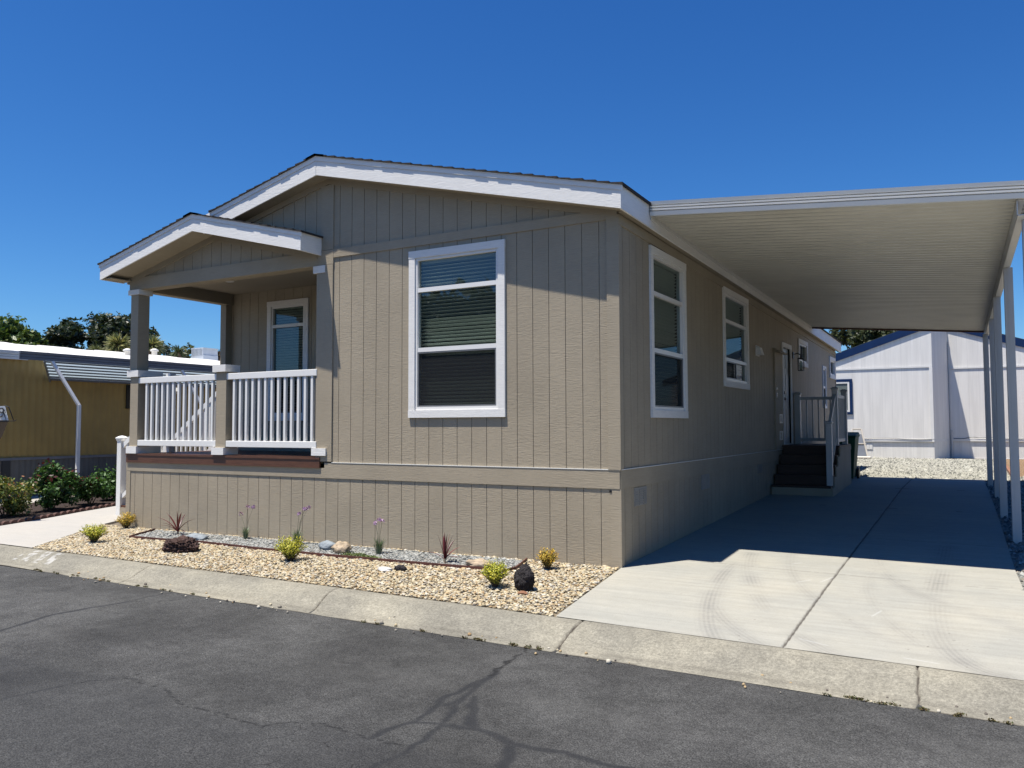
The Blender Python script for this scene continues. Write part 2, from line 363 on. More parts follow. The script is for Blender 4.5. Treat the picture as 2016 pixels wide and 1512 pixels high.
gridmesh('street_patch', X, Y, X*0-.2+.004*(vnoise(X, Y, 2.2, 12)-.5), 'asphalt', kind='structure',
         attrs={'stain': np.stack([np.clip(np.maximum(seal, patch), 0, 1).ravel(), crack.ravel(), pale.ravel()], 1), 'alligator': np.clip(alli*1.5, 0, 1).ravel()})
# curb: rolled profile swept along x
prof = [(0, 0, 1), (.0, .0, 1), (.06, .003, 1), (.15, .0, 1), (.28, -.014, 1), (.42, -.040, 1), (.54, -.066, 1), (.66, -.090, 1), (.78, -.105, 1), (.9, -.112, 1), (1.0, -.113, 1)]
pv = np.array([p[0] for p in prof[1:]]); pz = np.array([p[1] for p in prof[1:]])
def curb(name, x0, x1, dx, joints=()):
    xs = np.arange(x0, x1+dx/2, dx); vv = np.linspace(0, 1, 42 if dx < .05 else 12)
    X = np.repeat(xs[None], len(vv), 0); v = np.repeat(vv[:, None], len(xs), 1)
    Y = yt(X)+(yb(X)-yt(X))*v; Z = -.085+np.interp(v, pv, pz)+.004*(vnoise(X, Y, 2.5, 21)-.5); dirt = np.zeros(X.shape); white = np.zeros(X.shape)
    for pts, w in joints:
        d = pdist(X+.012*(vnoise(X, Y, 22, 5)-.5), Y, pts); m = d < w; Z = np.where(d < w, Z-.012, Z); dirt = np.maximum(dirt, np.clip(1.25-d/w, 0, 1))
    dirt = np.maximum(dirt, np.clip((v-.955)/.05, 0, 1)*np.clip((vnoise(X, Y, 4, 6)-.45)*5, 0, 1)*.9)
    dirt = np.maximum(dirt, .8*(1-np.clip(v/.012, 0, 1)))
    dirt = np.maximum(dirt, .28*np.exp(-((v-.80)/.05)**2)*vnoise(X, Y, 3, 44))
    m = ((X > -7.3) & (X < -6.5) & (v > .12) & (v < .62)); white = np.where(m, np.clip((vnoise(X*.6+Y*1.2, Y*2.5-X, 9, 8)*.6+vnoise(X, Y, 40, 3)*.4-.42)*5, 0, 1)*.34*(np.sin((X+Y*.4)*26) > -.2), 0)
    gridmesh(name, X, Y, Z, 'curb', kind='structure', attrs={'stain': np.stack([X.ravel()*0, dirt.ravel(), white.ravel()], 1)})
JT = [([(-4.94, -1.86), (-4.90, -2.1), (-4.84, -2.40)], .007), ([(-2.17, -1.88), (-2.15, -2.1), (-2.02, -2.45)], .009),
      ([(.468, -1.95), (.47, -2.1), (.455, -2.3), (.488, -2.53)], .012), ([(2.89, -2.05), (2.92, -2.62)], .008), ([(-7.9, -1.8), (-7.8, -2.35)], .006)]
curb('curb', -9.0, 4.8, .0125, JT); curb('curb', -60, -9.0, 1.0); curb('curb', 4.8, 60, 1.0)

# driveway
def drivestain(X, Y):
    rub = np.zeros(X.shape)
    def arc(pts, w, k, seed, lines=4):
        nonlocal rub
        # smooth the polyline
        p = np.array(pts); tt = np.linspace(0, len(p)-1, 60); sm = []
        from_ = np.arange(len(p)); cx = np.polyfit(from_, p[:, 0], min(3, len(p)-1)); cy = np.polyfit(from_, p[:, 1], min(3, len(p)-1))
        sm = list(zip(np.polyval(cx, tt), np.polyval(cy, tt))); d = pdist(X, Y, sm)
        tread = .66+.34*np.cos(d*2*math.pi/.036); e = np.exp(-(d/w)**2*1.2)*tread*(.75+.5*vnoise(X, Y, 30, seed+3))
        fade = np.clip((vnoise(X, Y, 2.2, seed)-.12)*1.6, 0, 1)
        rub = np.maximum(rub, e*k*1.25*fade)
    arc([(1.55, -2.0), (1.22, -1.0), (1.02, .28), (1.05, 1.35)], .085, .55, 31)
    arc([(1.04, 1.3), (1.22, .4), (1.61, -.77), (2.02, -1.57), (2.5, -2.1)], .09, .62, 32)
    arc([(1.02, .3), (1.2, -.85), (1.5, -1.55), (1.9, -2.05)], .08, .45, 33)
    arc([(2.93, 2.6), (2.94, 1.0), (2.90, -.5), (3.06, -1.5), (3.35, -2.05)], .10, .6, 34)
    arc([(2.3, 1.6), (2.62, .3), (3.1, -.4), (3.6, -1.0)], .08, .42, 35)
    arc([(1.35, 2.6), (1.55, .8), (2.05, -.6), (2.9, -1.8)], .07, .3, 36)
    arc([(2.35, 1.0), (2.45, -.4), (2.8, -1.4), (3.1, -1.95)], .06, .33, 37)
    jd = np.zeros(X.shape)
    nx = X+.006*(vnoise(X, Y, 5, 40)-.5)
    jd = np.maximum(jd, np.clip(1.6-np.abs(nx-2.03)/.008, 0, 1)*.85)
    ny = Y+.02*(vnoise(X, Y, 7, 41)-.5)
    for y0, a in ((.62, .55), (2.95, .6), (5.9, .6), (8.9, .6)):
        jd = np.maximum(jd, (np.abs(ny-y0+.05*(X-1)) < .004)*a)
    sp = (vnoise(X, Y, 42, 43) > .985)*.6
    jd = np.maximum(jd, sp*(vnoise(X, Y, 1, 12) > .5))
    wh = np.zeros(X.shape)
    for x0_, y0_, x1_, y1_ in ((1.95, .15, 2.02, .42), (1.75, .05, 1.85, .2), (2.5, -.9, 2.55, -.7), (2.1, -1.75, 2.3, -1.83), (2.8, -1.9, 3.0, -1.93), (1.55, .9, 1.62, 1.0)): wh = np.maximum(wh, np.clip(1.3-pdist(X, Y, [(x0_, y0_), (x1_, y1_)])/.008, 0, 1)*.22)
    return np.stack([rub.ravel(), np.clip(jd, 0, 1).ravel(), wh.ravel()], 1)
def drivesheet(name, y0, y1, dy, nx):
    ys = np.arange(y0, y1+dy/2, dy); v = np.linspace(0, 1, nx); Y = np.repeat(ys[:, None], nx, 1)
    ysf = np.minimum(Y, 0); front = np.clip((Y+2.0)/2.0, 0, 1)
    xl = np.where(Y < 0, .21*(-Y)/1.95-.0, -.0)+.004; xr = np.interp(Y, [-3, 1.3, 5.4, 8, 10.3, 12], [3.72, 3.56, 3.50, 3.45, 3.40, 3.38])
    X = xl+(xr-xl)*v[None]; 
    Yc = Y.copy(); lim = yt(X)+.004; Yc = np.where(Y < lim, lim, Y)
    Z = GZ(X, Yc)+.001+.003*(vnoise(X, Y, .8, 50)-.5)
    st = drivestain(X, Yc); J = st[:, 1].reshape(X.shape); Z = Z-.008*(np.abs(X-2.03) < .010)
    gridmesh(name, X, Yc, Z, 'drive', kind='structure', attrs={'stain': st})
drivesheet('driveway', -2.1, 3.2, .0105, 345)
drivesheet('driveway', 3.2, 12.05, .05, 260)
# walk on the left
w_r = [(-7.45, -1.84), (-7.9, -1.2), (-8.35, -.55), (-8.75, .05), (-8.95, .5), (-9.1, 2.2)]
w_l = [(-9.9, -1.80), (-10.0, -1.2), (-10.15, -.6), (-10.35, .1), (-10.6, .9), (-10.9, 2.2)]
X = []; Y = []
for k in np.linspace(0, 5, 60):
    i = min(int(k), 4); f = k-i
    a = np.array(w_r[i])*(1-f)+np.array(w_r[i+1])*f; b = np.array(w_l[i])*(1-f)+np.array(w_l[i+1])*f
    row = [a*(1-q)+b*q for q in np.linspace(0, 1, 30)]; X.append([p[0] for p in row]); Y.append([p[1] for p in row])
X = np.array(X); Y = np.array(Y); Y = np.maximum(Y, yt(X)+.004); gridmesh('walkway', X, Y, GZ(X, Y)+.004, 'walk', kind='structure')
mb = MB()
for i in range(5):
    a, b = w_r[i], w_r[i+1]; mb.face([(a[0], a[1], g(*a)+.004), (b[0], b[1], g(*b)+.004), (b[0], b[1], g(*b)-.1), (a[0], a[1], g(*a)-.1)])
mb.build('walkway_edge', 'walk', kind='structure')

# beds
EDGE = [(-7.32, -.04), (-7.02, -.73), (-5.65, -.64), (-3.44, -.71), (-2.2, -.68), (-1.02, -.64), (-1.12, -.04)]
def sheet(name, poly, mat, dz, n=None, kind='structure'):
    mb = MB(); mb.face([(x, y, g(x, y)+dz) for x, y in poly]); return mb.build(name, mat, kind=kind)
X, Y = np.meshgrid(np.linspace(-9.2, .25, 60), np.linspace(-1.95, .02, 16)); Y = np.maximum(Y, yt(X)+.005)
X = np.maximum(X, np.interp(Y, [p[1] for p in w_r], [p[0] for p in w_r])+.005); X = np.minimum(X, np.where(Y < 0, .21*(-Y)/1.95, 0))
gridmesh('bed_ground', X, Y, GZ(X, Y)-.012, 'bed', kind='structure')
sheet('bed_liner', EDGE, 'bed_grey', -.004)
X, Y = np.meshgrid(np.linspace(-3, 9, 20), np.linspace(11.6, 22.9, 20)); gridmesh('yard_ground', X, Y, GZ(X, Y)-.012, 'bed_grey', kind='structure')
X, Y = np.meshgrid(np.linspace(3.2, 9, 12), np.linspace(-1.95, 11.6, 30)); Y = np.maximum(Y, yt(X)+.005); gridmesh('side_ground', X, Y, GZ(X, Y)-.013, 'bed_grey', kind='structure')

def ico(sub):
    import bmesh
    sub += 1
    bm = bmesh.new(); bmesh.ops.create_icosphere(bm, subdivisions=sub, radius=1)
    V = np.array([v.co[:] for v in bm.verts]); F = np.array([[v.index for v in f.verts] for f in bm.faces]); bm.free(); return V, F
def inpoly(x, y, poly):
    r = np.zeros(x.shape, bool); j = len(poly)-1
    for i in range(len(poly)):
        xi, yi = poly[i]; xj, yj = poly[j]
        c = ((yi > y) != (yj > y)) & (x < (xj-xi)*(y-yi)/(yj-yi+1e-12)+xi); r ^= c; j = i
    return r
def pebbles(name, x, y, size, pal, wts, label, cat, sub=1, lift=.25):
    n = len(x); V0, F0 = ico(sub); k = len(V0)
    L = size*rng.lognormal(0, .28, n); S = np.stack([L, L*rng.uniform(.55, .85, n), L*rng.uniform(.35, .6, n)], 1)
    P = V0[None]*(1+.13*rng.standard_normal((n, k, 1)).clip(-1.6, 1.6))*S[:, None]
    th = rng.uniform(0, 2*np.pi, n); ti = rng.normal(0, .35, n)
    c, s_ = np.cos(ti)[:, None], np.sin(ti)[:, None]; y1 = P[..., 1]*c-P[..., 2]*s_; z1 = P[..., 1]*s_+P[..., 2]*c; P[..., 1] = y1; P[..., 2] = z1
    c, s_ = np.cos(th)[:, None], np.sin(th)[:, None]; x1 = P[..., 0]*c-P[..., 1]*s_; y1 = P[..., 0]*s_+P[..., 1]*c; P[..., 0] = x1; P[..., 1] = y1
    z = GZ(x, y)+rng.uniform(-.2, 1, n)*size*lift
    P += np.stack([x, y, z], 1)[:, None]
    pal = np.array(pal); ci = rng.choice(len(pal), n, p=np.array(wts)/sum(wts)); C = pal[ci]*rng.uniform(.75, 1.2, (n, 1))
    F = (F0[None]+(np.arange(n)*k)[:, None, None]).reshape(-1, 3)
    return npmesh(name, P.reshape(-1, 3), F, 'pebble', col=np.repeat(C, k, 0), smooth=True, label=label, cat=cat, kind='stuff')
TAN = [(.47, .385, .235), (.52, .45, .31), (.42, .31, .17), (.36, .24, .12), (.28, .25, .20), (.55, .50, .40), (.13, .11, .09)]
GREY = [(.22, .22, .20), (.32, .32, .295), (.14, .15, .145), (.40, .40, .365), (.25, .22, .18), (.09, .095, .09)]
n = 40000; x = rng.uniform(-9.2, .25, n); y = rng.uniform(-1.98, .0, n)
ok = (y > yt(x)+.01) & (x > np.interp(y, [p[1] for p in w_r], [p[0] for p in w_r])+.02) & (x < np.where(y < 0, .21*(-y)/1.95, 0)-.015) & ~inpoly(x, y, EDGE)
pebbles('tan_gravel', x[ok], y[ok], .0128, TAN, [6, 6, 4, 1.5, 2, 3, .7], 'cream and tan pebbles between the concrete curb and the house skirting', 'gravel', sub=1)
n = 14000; x = rng.uniform(-7.4, -.9, n); y = rng.uniform(-.78, -.0, n); ok = inpoly(x, y, EDGE)
pebbles('grey_gravel', x[ok], y[ok], .0135, GREY, [4, 4, 3, 3, 1, 1], 'grey crushed rock inside the red-brown edging along the skirting', 'gravel', sub=1)
YG = [(.33, .32, .26), (.26, .25, .21), (.38, .37, .31), (.12, .12, .10)]
n = 26000; x = rng.uniform(-.3, 5.0, n); y = 11.9+(22-11.9)*rng.random(n); ok = ~((x > 3.95) & (y > 13))
pebbles('yard_gravel', x[ok], y[ok], .030, YG, [4, 3, 3, 1], 'pale grey gravel yard behind the carport in front of the white house', 'gravel', sub=0 if False else 1, lift=.2) if False else None
def chips(name, x, y, size, pal, label):
    n = len(x); V0 = np.array([(1, 0, 0), (-.5, .85, 0), (-.5, -.85, 0), (0, 0, .8)]); F0 = np.array([(0, 1, 3), (1, 2, 3), (2, 0, 3)])
    th = rng.uniform(0, 6.28, n); L = size*rng.lognormal(0, .3, n); P = V0[None]*L[:, None, None]*(1+.25*rng.standard_normal((n, 4, 1)))
    c, s_ = np.cos(th)[:, None], np.sin(th)[:, None]; P = np.stack([P[..., 0]*c-P[..., 1]*s_, P[..., 0]*s_+P[..., 1]*c, P[..., 2]], -1)
    P += np.stack([x, y, GZ(x, y)-.005], 1)[:, None]; C = np.array(pal)[rng.integers(0, len(pal), n)]*rng.uniform(.8, 1.2, (n, 1))
    F = (F0[None]+(np.arange(n)*4)[:, None, None]).reshape(-1, 3)
    return npmesh(name, P.reshape(-1, 3), F, 'pebble', col=np.repeat(C, 4, 0), label=label, cat='gravel', kind='stuff')
chips('yard_gravel', x[ok], y[ok], .028, YG, 'pale grey gravel yard behind the carport in front of the white house')
n = 12000; x = rng.uniform(3.3, 5.6, n); y = rng.uniform(-1.9, 11.9, n); ok = (x > np.interp(y, [-3, 1.3, 5.4, 8, 10.3, 12], [3.74, 3.57, 3.51, 3.46, 3.41, 3.39])) & (y > yt(x)+.02)
chips('side_gravel', x[ok], y[ok], .026, GREY, 'grey gravel strip beyond the row of carport posts')
# loose stones on the curb and gutter
x = rng.uniform(-6, 3.5, 90); y = yb(x)+rng.uniform(-.12, .22, 90)
V0, F0 = ico(1)
S = .009*rng.lognormal(0, .35, 90); P = V0[None]*S[:, None, None]*(1+.15*rng.standard_normal((90, 42, 1))); P += np.stack([x, y, np.full(90, -.197)+S*.5+np.clip(y-yb(x)-.12, 0, 1)*.12], 1)[:, None]
npmesh('loose_pebbles', P.reshape(-1, 3), (F0[None]+(np.arange(90)*42)[:, None, None]).reshape(-1, 3), 'pebble', col=np.repeat(np.array(TAN)[rng.integers(0, 7, 90)], 42, 0), smooth=True, label='loose pebbles and grit scattered along the gutter', cat='gravel', kind='stuff')

# ------------------------------------------------------------------ siding with real grooves
def siding(mb, mp, u0, u1, zb, zt, off=.218, sgn=-1, holes=(), kinks=(), sp=.2032, gw=.0075, gd=.009):
    """mp(u, d, z): point; zb, zt functions or numbers; groove k at sgn*(off+sp*k)"""
    fb = zb if callable(zb) else (lambda u: zb); ft = zt if callable(zt) else (lambda u: zt)
    br = {u0: 0, u1: 0}
    for k in kinks: br[k] = 0
    for h in holes:
        for q in h[:2]:
            if u0 < q < u1: br[q] = 0
    k = -200
    while k < 400:
        c = sgn*(off+sp*k); k += 1
        if c-gw > u0 and c+gw < u1 and all(abs(c-b) > gw for b, d in br.items() if d == 0):
            br[c-gw/2-1e-4] = 0; br[c-gw/2] = -gd; br[c+gw/2] = -gd; br[c+gw/2+1e-4] = 0
    us = sorted(br)
    for a, b in zip(us[:-1], us[1:]):
        m = (a+b)/2; segs = [(fb, ft)]
        for h in holes:
            if h[0] <= m <= h[1]:
                new = []
                for lo, hi in segs:
                    if hi(m) <= h[2] or lo(m) >= h[3]: new.append((lo, hi)); continue
                    if lo(m) < h[2]: new.append((lo, (lambda u, z=h[2]: z)))
                    if hi(m) > h[3]: new.append(((lambda u, z=h[3]: z), hi))
                segs = new
        for lo, hi in segs:
            if hi(m)-lo(m) < .004: continue
            mb.face([mp(a, br[a], lo(a)), mp(b, br[b], lo(b)), mp(b, br[b], max(hi(b), lo(b))), mp(a, br[a], max(hi(a), lo(a)))])
    return mb
FR = lambda u, d, z: (u, -d, z)           # front wall, outward -y
SD = lambda u, d, z: (d, u, z)            # side wall x=0, outward +x
def pbox(mb, mp, u0, u1, d0, d1, z0, z1):
    p = [mp(u0, d0, z0), mp(u1, d0, z0), mp(u1, d1, z0), mp(u0, d1, z0), mp(u0, d0, z1), mp(u1, d0, z1), mp(u1, d1, z1), mp(u0, d1, z1)]
    return mb.hexa(p)

def window(parent, mp, u0, u1, z0, z1, bars, lower_screen=True, cas=.09, slider=None, blinds=True, label=None, tops=None, slat_tilt=33, proud=.025):
    mb = MB()
    for a, b, c, d in ((u0, u0+cas, z0+cas, z1-cas), (u1-cas, u1, z0+cas, z1-cas)): pbox(mb, mp, a, b, 0, proud, c, d)
    pbox(mb, mp, u0-.003, u1+.003, 0, proud+.003, z0, z0+cas); pbox(mb, mp, u0-.003, u1+.003, 0, proud+.003, z1-cas, z1)
    w = mb.build('window', 'casing', parent, label=label)
    a, b, c, d = u0+cas, u1-cas, z0+cas, z1-cas; fw = .032
    mb = MB(); pbox(mb, mp, a, a+fw, -.07, .010, c, d); pbox(mb, mp, b-fw, b, -.07, .010, c, d)
    pbox(mb, mp, a+fw, b-fw, -.07, .010, c, c+fw+.008); pbox(mb, mp, a+fw, b-fw, -.07, .010, d-fw, d)
    for zb_ in bars: pbox(mb, mp, a+fw, b-fw, -.05, .006, zb_-.026, zb_+.026)
    mb.build('frame', 'vinyl', w)
    MB().face([mp(a+.01, -.03, c+.01), mp(b-.01, -.03, c+.01), mp(b-.01, -.03, d-.01), mp(a+.01, -.03, d-.01)]).build('glass_pane', 'glass', w)
    if lower_screen:
        zt = bars[-1]-.026 if bars else d-fw; i = .018; aa, bb = a+fw, b-fw
        if slider: aa = a+fw+(b-a)*slider[0]; bb = a+(b-a)*slider[1]
        mb = MB(); pbox(mb, mp, aa, aa+i, -.02, .004, c+fw+.008, zt); pbox(mb, mp, bb-i, bb, -.02, .004, c+fw+.008, zt)
        pbox(mb, mp, aa+i, bb-i, -.02, .004, c+fw+.008, c+fw+.008+i); pbox(mb, mp, aa+i, bb-i, -.02, .004, zt-i, zt)
        s = mb.build('screen_frame', 'frame_grey', w)
        MB().face([mp(aa+i, -.012, c+fw+i), mp(bb-i, -.012, c+fw+i), mp(bb-i, -.012, zt-i), mp(aa+i, -.012, zt-i)]).build('insect_screen', 'screen', w)
    if blinds:
        mb = MB(); z = c+.03; ca, sa = math.cos(R(slat_tilt)), math.sin(R(slat_tilt)); k = 0
        while z < d-.05:
            h = .024; e = .0012; dz = .002*math.sin(k*1.7); k += 1
            p = []
            for uu in (a+.015, b-.015):
                for (dd, zz) in ((-.095-h*ca, z+h*sa*-1+dz), (-.095+h*ca, z+h*sa+dz)): p.append(mp(uu, dd, zz))
            q = [mp(a+.015, -.095-h*ca, z-h*sa+dz-e), mp(b-.015, -.095-h*ca, z-h*sa+dz-e), mp(b-.015, -.095+h*ca, z+h*sa+dz-e), mp(a+.015, -.095+h*ca, z+h*sa+dz-e)]
            q += [mp(a+.015, -.095-h*ca, z-h*sa+dz+e), mp(b-.015, -.095-h*ca, z-h*sa+dz+e), mp(b-.015, -.095+h*ca, z+h*sa+dz+e), mp(a+.015, -.095+h*ca, z+h*sa+dz+e)]
            mb.hexa(q); z += .043
        pbox(mb, mp, a+.01, b-.01, -.13, -.075, d-.05, d-.005)
        mb.build('blinds', 'blind', w)
    return w

# ------------------------------------------------------------------ the main house
H = empty('manufactured_house', (-4.07, 7.5, .2), 'taupe wood-sided manufactured house with white trim, gabled front and small porch', 'house')
HL, HW, XR = 15.42, 8.13, -4.07
sl = .24; drop = lambda y: .0175*max(y, 0)
wt, wb, wl, wr = 3.626, 1.586, -2.742, -1.383
rake = lambda x: 3.724+.24*(.14-x) if x > XR else 3.724+.24*(x-XR*2+.14)      # fascia bottom line
gab = lambda x: rake(x)+.03
m = MB()
# front wall, lower and gable, skirting
hole = [(wl+.07, wr-.07, wb+.07, wt-.07)]
siding(m, FR, -3.975, -.005, 1.0, 3.70, holes=hole)
siding(m, FR, -HW, -.005, 3.78, gab, kinks=(XR,))
siding(m, FR, -HW, -.005, -.16, .83)
# side wall
shol = [(.949+.07, 2.285-.07, 1.574+.07, 3.59-.07), (4.114+.07, 5.65-.07, 2.066+.07, 3.575-.07), (8.34+.07, 9.26-.07, 1.1, 3.11-.07), (10.07+.07, 11.15-.07, 2.765+.07, 3.34-.07),
        (13.2+.05, 13.72-.05, 1.9+.05, 2.95-.05), (14.36+.07, 15.3-.07, 2.70+.07, 3.27-.07)]
siding(m, SD, .03, HL, 1.0, lambda y: 3.76-drop(y), sgn=1, off=.13, holes=shol)
siding(m, SD, .03, HL, -.16, .83, sgn=1, off=.13)
# porch back wall and side return, left and rear walls
BY = 1.85
BK = lambda u, d, z: (u, BY-d, z)
pw = (-7.10, -6.17, 1.58, 3.59)
siding(m, BK, -HW+.0, -4.20, 1.0, 3.80, holes=[(pw[0]+.07, pw[1]-.07, pw[2]+.07, pw[3]-.07)])
m.face([(-4.20, .03, 1.0), (-4.20, BY, 1.0), (-4.20, BY, 3.80), (-4.20, .03, 3.80)])
m.face([(-HW, BY, -.1), (-HW, HL, -.1), (-HW, HL, 3.7), (-HW, BY, 3.76)]); m.face([(-HW, .01, -.16), (-HW, BY, -.16), (-HW, BY, 1.0), (-HW, .01, 1.0)])
m.face([(-HW, HL, -.1), (0, HL, -.1), (0, HL, 3.5), (XR, HL, 4.45), (-HW, HL, 3.5)])
m.build('wall', 'siding', H)
# trim boards
m = MB()
pbox(m, FR, -4.10, .0, -.01, .0115, .817, 1.014)
pbox(m, FR, -HW-.012, -4.10, -.01, .010, .817, .945)
pbox(m, FR, -HW-.012, -HW+.085, -.01, .009, -.16, .815)
pbox(m, FR, -3.975, -.125, -.01, .016, 3.69, 3.80)                   # gable band
pbox(m, FR, -.125, .017, -.01, .018, 1.016, 3.735)                    # corner board
pbox(m, FR, -.11, .014, -.01, .007, -.16, .815)
pbox(m, FR, -4.20, -3.975, -.01, .016, 3.80, 4.66)                   # seam board under the ridge
pbox(m, SD, .0, HL, -.01, .011, .817, 1.014)
pbox(m, SD, .0, .07, -.01, .015, 1.016, 3.735)
pbox(m, SD, .0, .07, -.01, .012, -.16, .815)
for a, b in ((0, 3.855), (3.855, 7.71), (7.71, 11.56), (11.56, HL)):
    m.hexa([(-.01, a, 3.63-drop(a)), (.02, a, 3.63-drop(a)), (.02, b, 3.63-drop(b)), (-.01, b, 3.63-drop(b)), (-.01, a, 3.735-drop(a)), (.02, a, 3.735-drop(a)), (.02, b, 3.735-drop(b)), (-.01, b, 3.735-drop(b))])
pbox(m, SD, HL-.08, HL, -.01, .015, 1.016, 3.46)
# rake trims under the soffit
def rtrim(mb, x0, x1, z0, z1, y0, y1, w=.075):
    mb.hexa([(x0, y0, z0-w), (x1, y0, z1-w), (x1, y1, z1-w), (x0, y1, z0-w), (x0, y0, z0), (x1, y0, z1), (x1, y1, z1), (x0, y1, z0)])
rtrim(m, XR, -.0, rake(XR)+.018, rake(-.0)+.018, -.02, .01); rtrim(m, -6.2, XR, rake(-6.2)+.018, rake(XR)+.018, -.02, .01)
m.build('trim_board', 'trim', H)
m = MB(); pbox(m, FR, -3.975, .0, -.0, .016, 1.014, 1.022); pbox(m, SD, .0, HL, -.0, .016, 1.014, 1.022); m.build('drip_flashing', 'metal_white', H)

# ---- roofs
def shingles(mb, xe, ze, xr, zr, y0, y1, dfun, rakes=(1, 0), seed=1, thick=.012, exp=.15, cut=None):
    """courses from eave (xe, ze) to ridge (xr, zr)"""
    r = random.Random(seed); n = max(1, int(abs(xr-xe)/exp)); sg = 1 if xr > xe else -1
    zf = lambda x: ze+(zr-ze)*(x-xe)/(xr-xe)
    for i in range(n+1):
        a = xe+sg*i*exp; b = xe+sg*min((i+1)*exp+.02, abs(xr-xe)) if True else 0
        if abs(a-xe) >= abs(xr-xe)-.01: break
        e0 = y0-r.uniform(.0, .007)*rakes[0] if cut is None or a > cut else .01; la = .012+r.uniform(-.003, .006)
        za, zb_ = zf(a), zf(b)
        mb.hexa([(a, e0, za-.004), (b, e0, zb_-.004), (b, y1, zb_-.004-dfun(y1)), (a, y1, za-.004-dfun(y1)),
                 (a, e0, za+la+thick*.5), (b, e0, zb_+.003), (b, y1, zb_+.003-dfun(y1)), (a, y1, za+la+thick*.5-dfun(y1))])
    q = dfun(y1)
    for a_, b_ in ((-.15, 0), (0, .15)):
        za, zb_ = (zr-.15*.24, zr) if a_ < 0 else (zr, zr-.15*.24)
        mb.hexa([(xr+a_, y0-.010, za), (xr+b_, y0-.010, zb_), (xr+b_, y1, zb_-q), (xr+a_, y1, za-q), (xr+a_, y0-.010, za+.022), (xr+b_, y0-.010, zb_+.022), (xr+b_, y1, zb_+.022-q), (xr+a_, y1, za+.022-q)])
    return mb
def roof(parent, xl, xr_, xm, zbot, sl, y0, y1, hgt, dfun, yin, soff_y1, name='roof', seed=1, trim=.06, cut=None):
    """gable roof; fascia boards at y0 and along both eaves"""
    ze = zbot+hgt; zr = ze+sl*(xr_-xm)
    m = MB(); shingles(m, xr_+.03, ze-.03*sl+.006, xm, zr+.006, y0-.024, y1, dfun, seed=seed); shingles(m, xl-.03, ze-.03*sl+.006, xm, zr+.006, y0-.024, y1, dfun, seed=seed+1, cut=cut)
    rf = m.build(name, 'shingle', parent)
    m = MB(); t = .022
    for x0, x1 in ((xm, xr_), (cut or xl, xm)):
        zb0 = zbot+sl*((xr_-x0) if x0 >= xm else (x0-xl)); zb1 = zbot+sl*((xr_-x1) if x1 > xm else (x1-xl))
        m.hexa([(x0, y0, zb0), (x1, y0, zb1), (x1, y0+t, zb1), (x0, y0+t, zb0), (x0, y0, zb0+hgt-.001), (x1, y0, zb1+hgt-.001), (x1, y0+t, zb1+hgt-.001), (x0, y0+t, zb0+hgt-.001)])
        e0 = -.02 if x0 == xl else 0; e1 = .02 if x1 == xr_ else 0
        m.hexa([(x0+e0, y0-.010, zb0+hgt-trim), (x1+e1, y0-.010, zb1+hgt-trim), (x1+e1, y0-.0005, zb1+hgt-trim), (x0+e0, y0-.0005, zb0+hgt-trim), (x0+e0, y0-.010, zb0+hgt+.003), (x1+e1, y0-.010, zb1+hgt+.003), (x1+e1, y0-.0005, zb1+hgt+.003), (x0+e0, y0-.0005, zb0+hgt+.003)])
    N = 4; mL = MB() if cut else m
    for i in range(N):
        a = y0+t+(y1-y0-t)*i/N; b = y0+t+(y1-y0-t)*(i+1)/N
        for xe, s in ((xr_, 1), (xl, -1)):
            if cut and s < 0 and i == 0: a = .03
            xa, xb = (xe-t, xe) if s > 0 else (xe, xe+t)
            (m if s > 0 else mL).hexa([(xa, a, zbot-dfun(a)), (xb, a, zbot-dfun(a)), (xb, b, zbot-dfun(b)), (xa, b, zbot-dfun(b)), (xa, a, ze-dfun(a)), (xb, a, ze-dfun(a)), (xb, b, ze-dfun(b)), (xa, b, ze-dfun(b))])
    fs = m.build('fascia', 'white_board', parent)
    if cut: mL.build('fascia', 'white_board', parent)
    # soffit
    m = MB(); z1 = zbot+.022
    for x0, x1 in ((xm, xr_-t), (cut or xl+t, xm)):
        za = z1+sl*((xr_-t-x0) if x0 >= xm else (x0-xl-t)); zb_ = z1+sl*((xr_-t-x1) if x1 > xm else (x1-xl-t))
        m.hexa([(x0, y0+t, za), (x1, y0+t, zb_), (x1, soff_y1, zb_), (x0, soff_y1, za), (x0, y0+t, za+.012), (x1, y0+t, zb_+.012), (x1, soff_y1, zb_+.012), (x0, soff_y1, za+.012)])
    return rf, m
mS = MB()
rf, m = roof(H, -8.28, .14, XR, 3.724, .24, -.25, HL+.15, .245, drop, 0, .03, cut=-6.2)
for i in range(4):
    for xa, xb in ((.0, .118), (-8.258, -8.12)):
        a = HL*i/4 if i or xa > -1 else .03; b = HL*(i+1)/4
        (m if xa > -1 else mS).hexa([(xa, a, 3.757-drop(a)), (xb, a, 3.757-drop(a)), (xb, b, 3.757-drop(b)), (xa, b, 3.757-drop(b)), (xa, a, 3.769-drop(a)), (xb, a, 3.769-drop(a)), (xb, b, 3.769-drop(b)), (xa, b, 3.769-drop(b))])
m.build('soffit', 'trim', H); mS.build('soffit', 'trim', H)
m = MB()   # joint plate on the fascia just left of the ridge
m.hexa([(-4.36, -.2535, rake(-4.36)-.004), (XR, -.2535, rake(XR)-.004), (XR, -.2505, rake(XR)-.004), (-4.36, -.2505, rake(-4.36)-.004), (-4.36, -.2535, rake(-4.36)+.18), (XR, -.2535, rake(XR)+.18), (XR, -.2505, rake(XR)+.18), (-4.36, -.2505, rake(-4.36)+.18)])
m.build('fascia_joint', 'white_board', H)
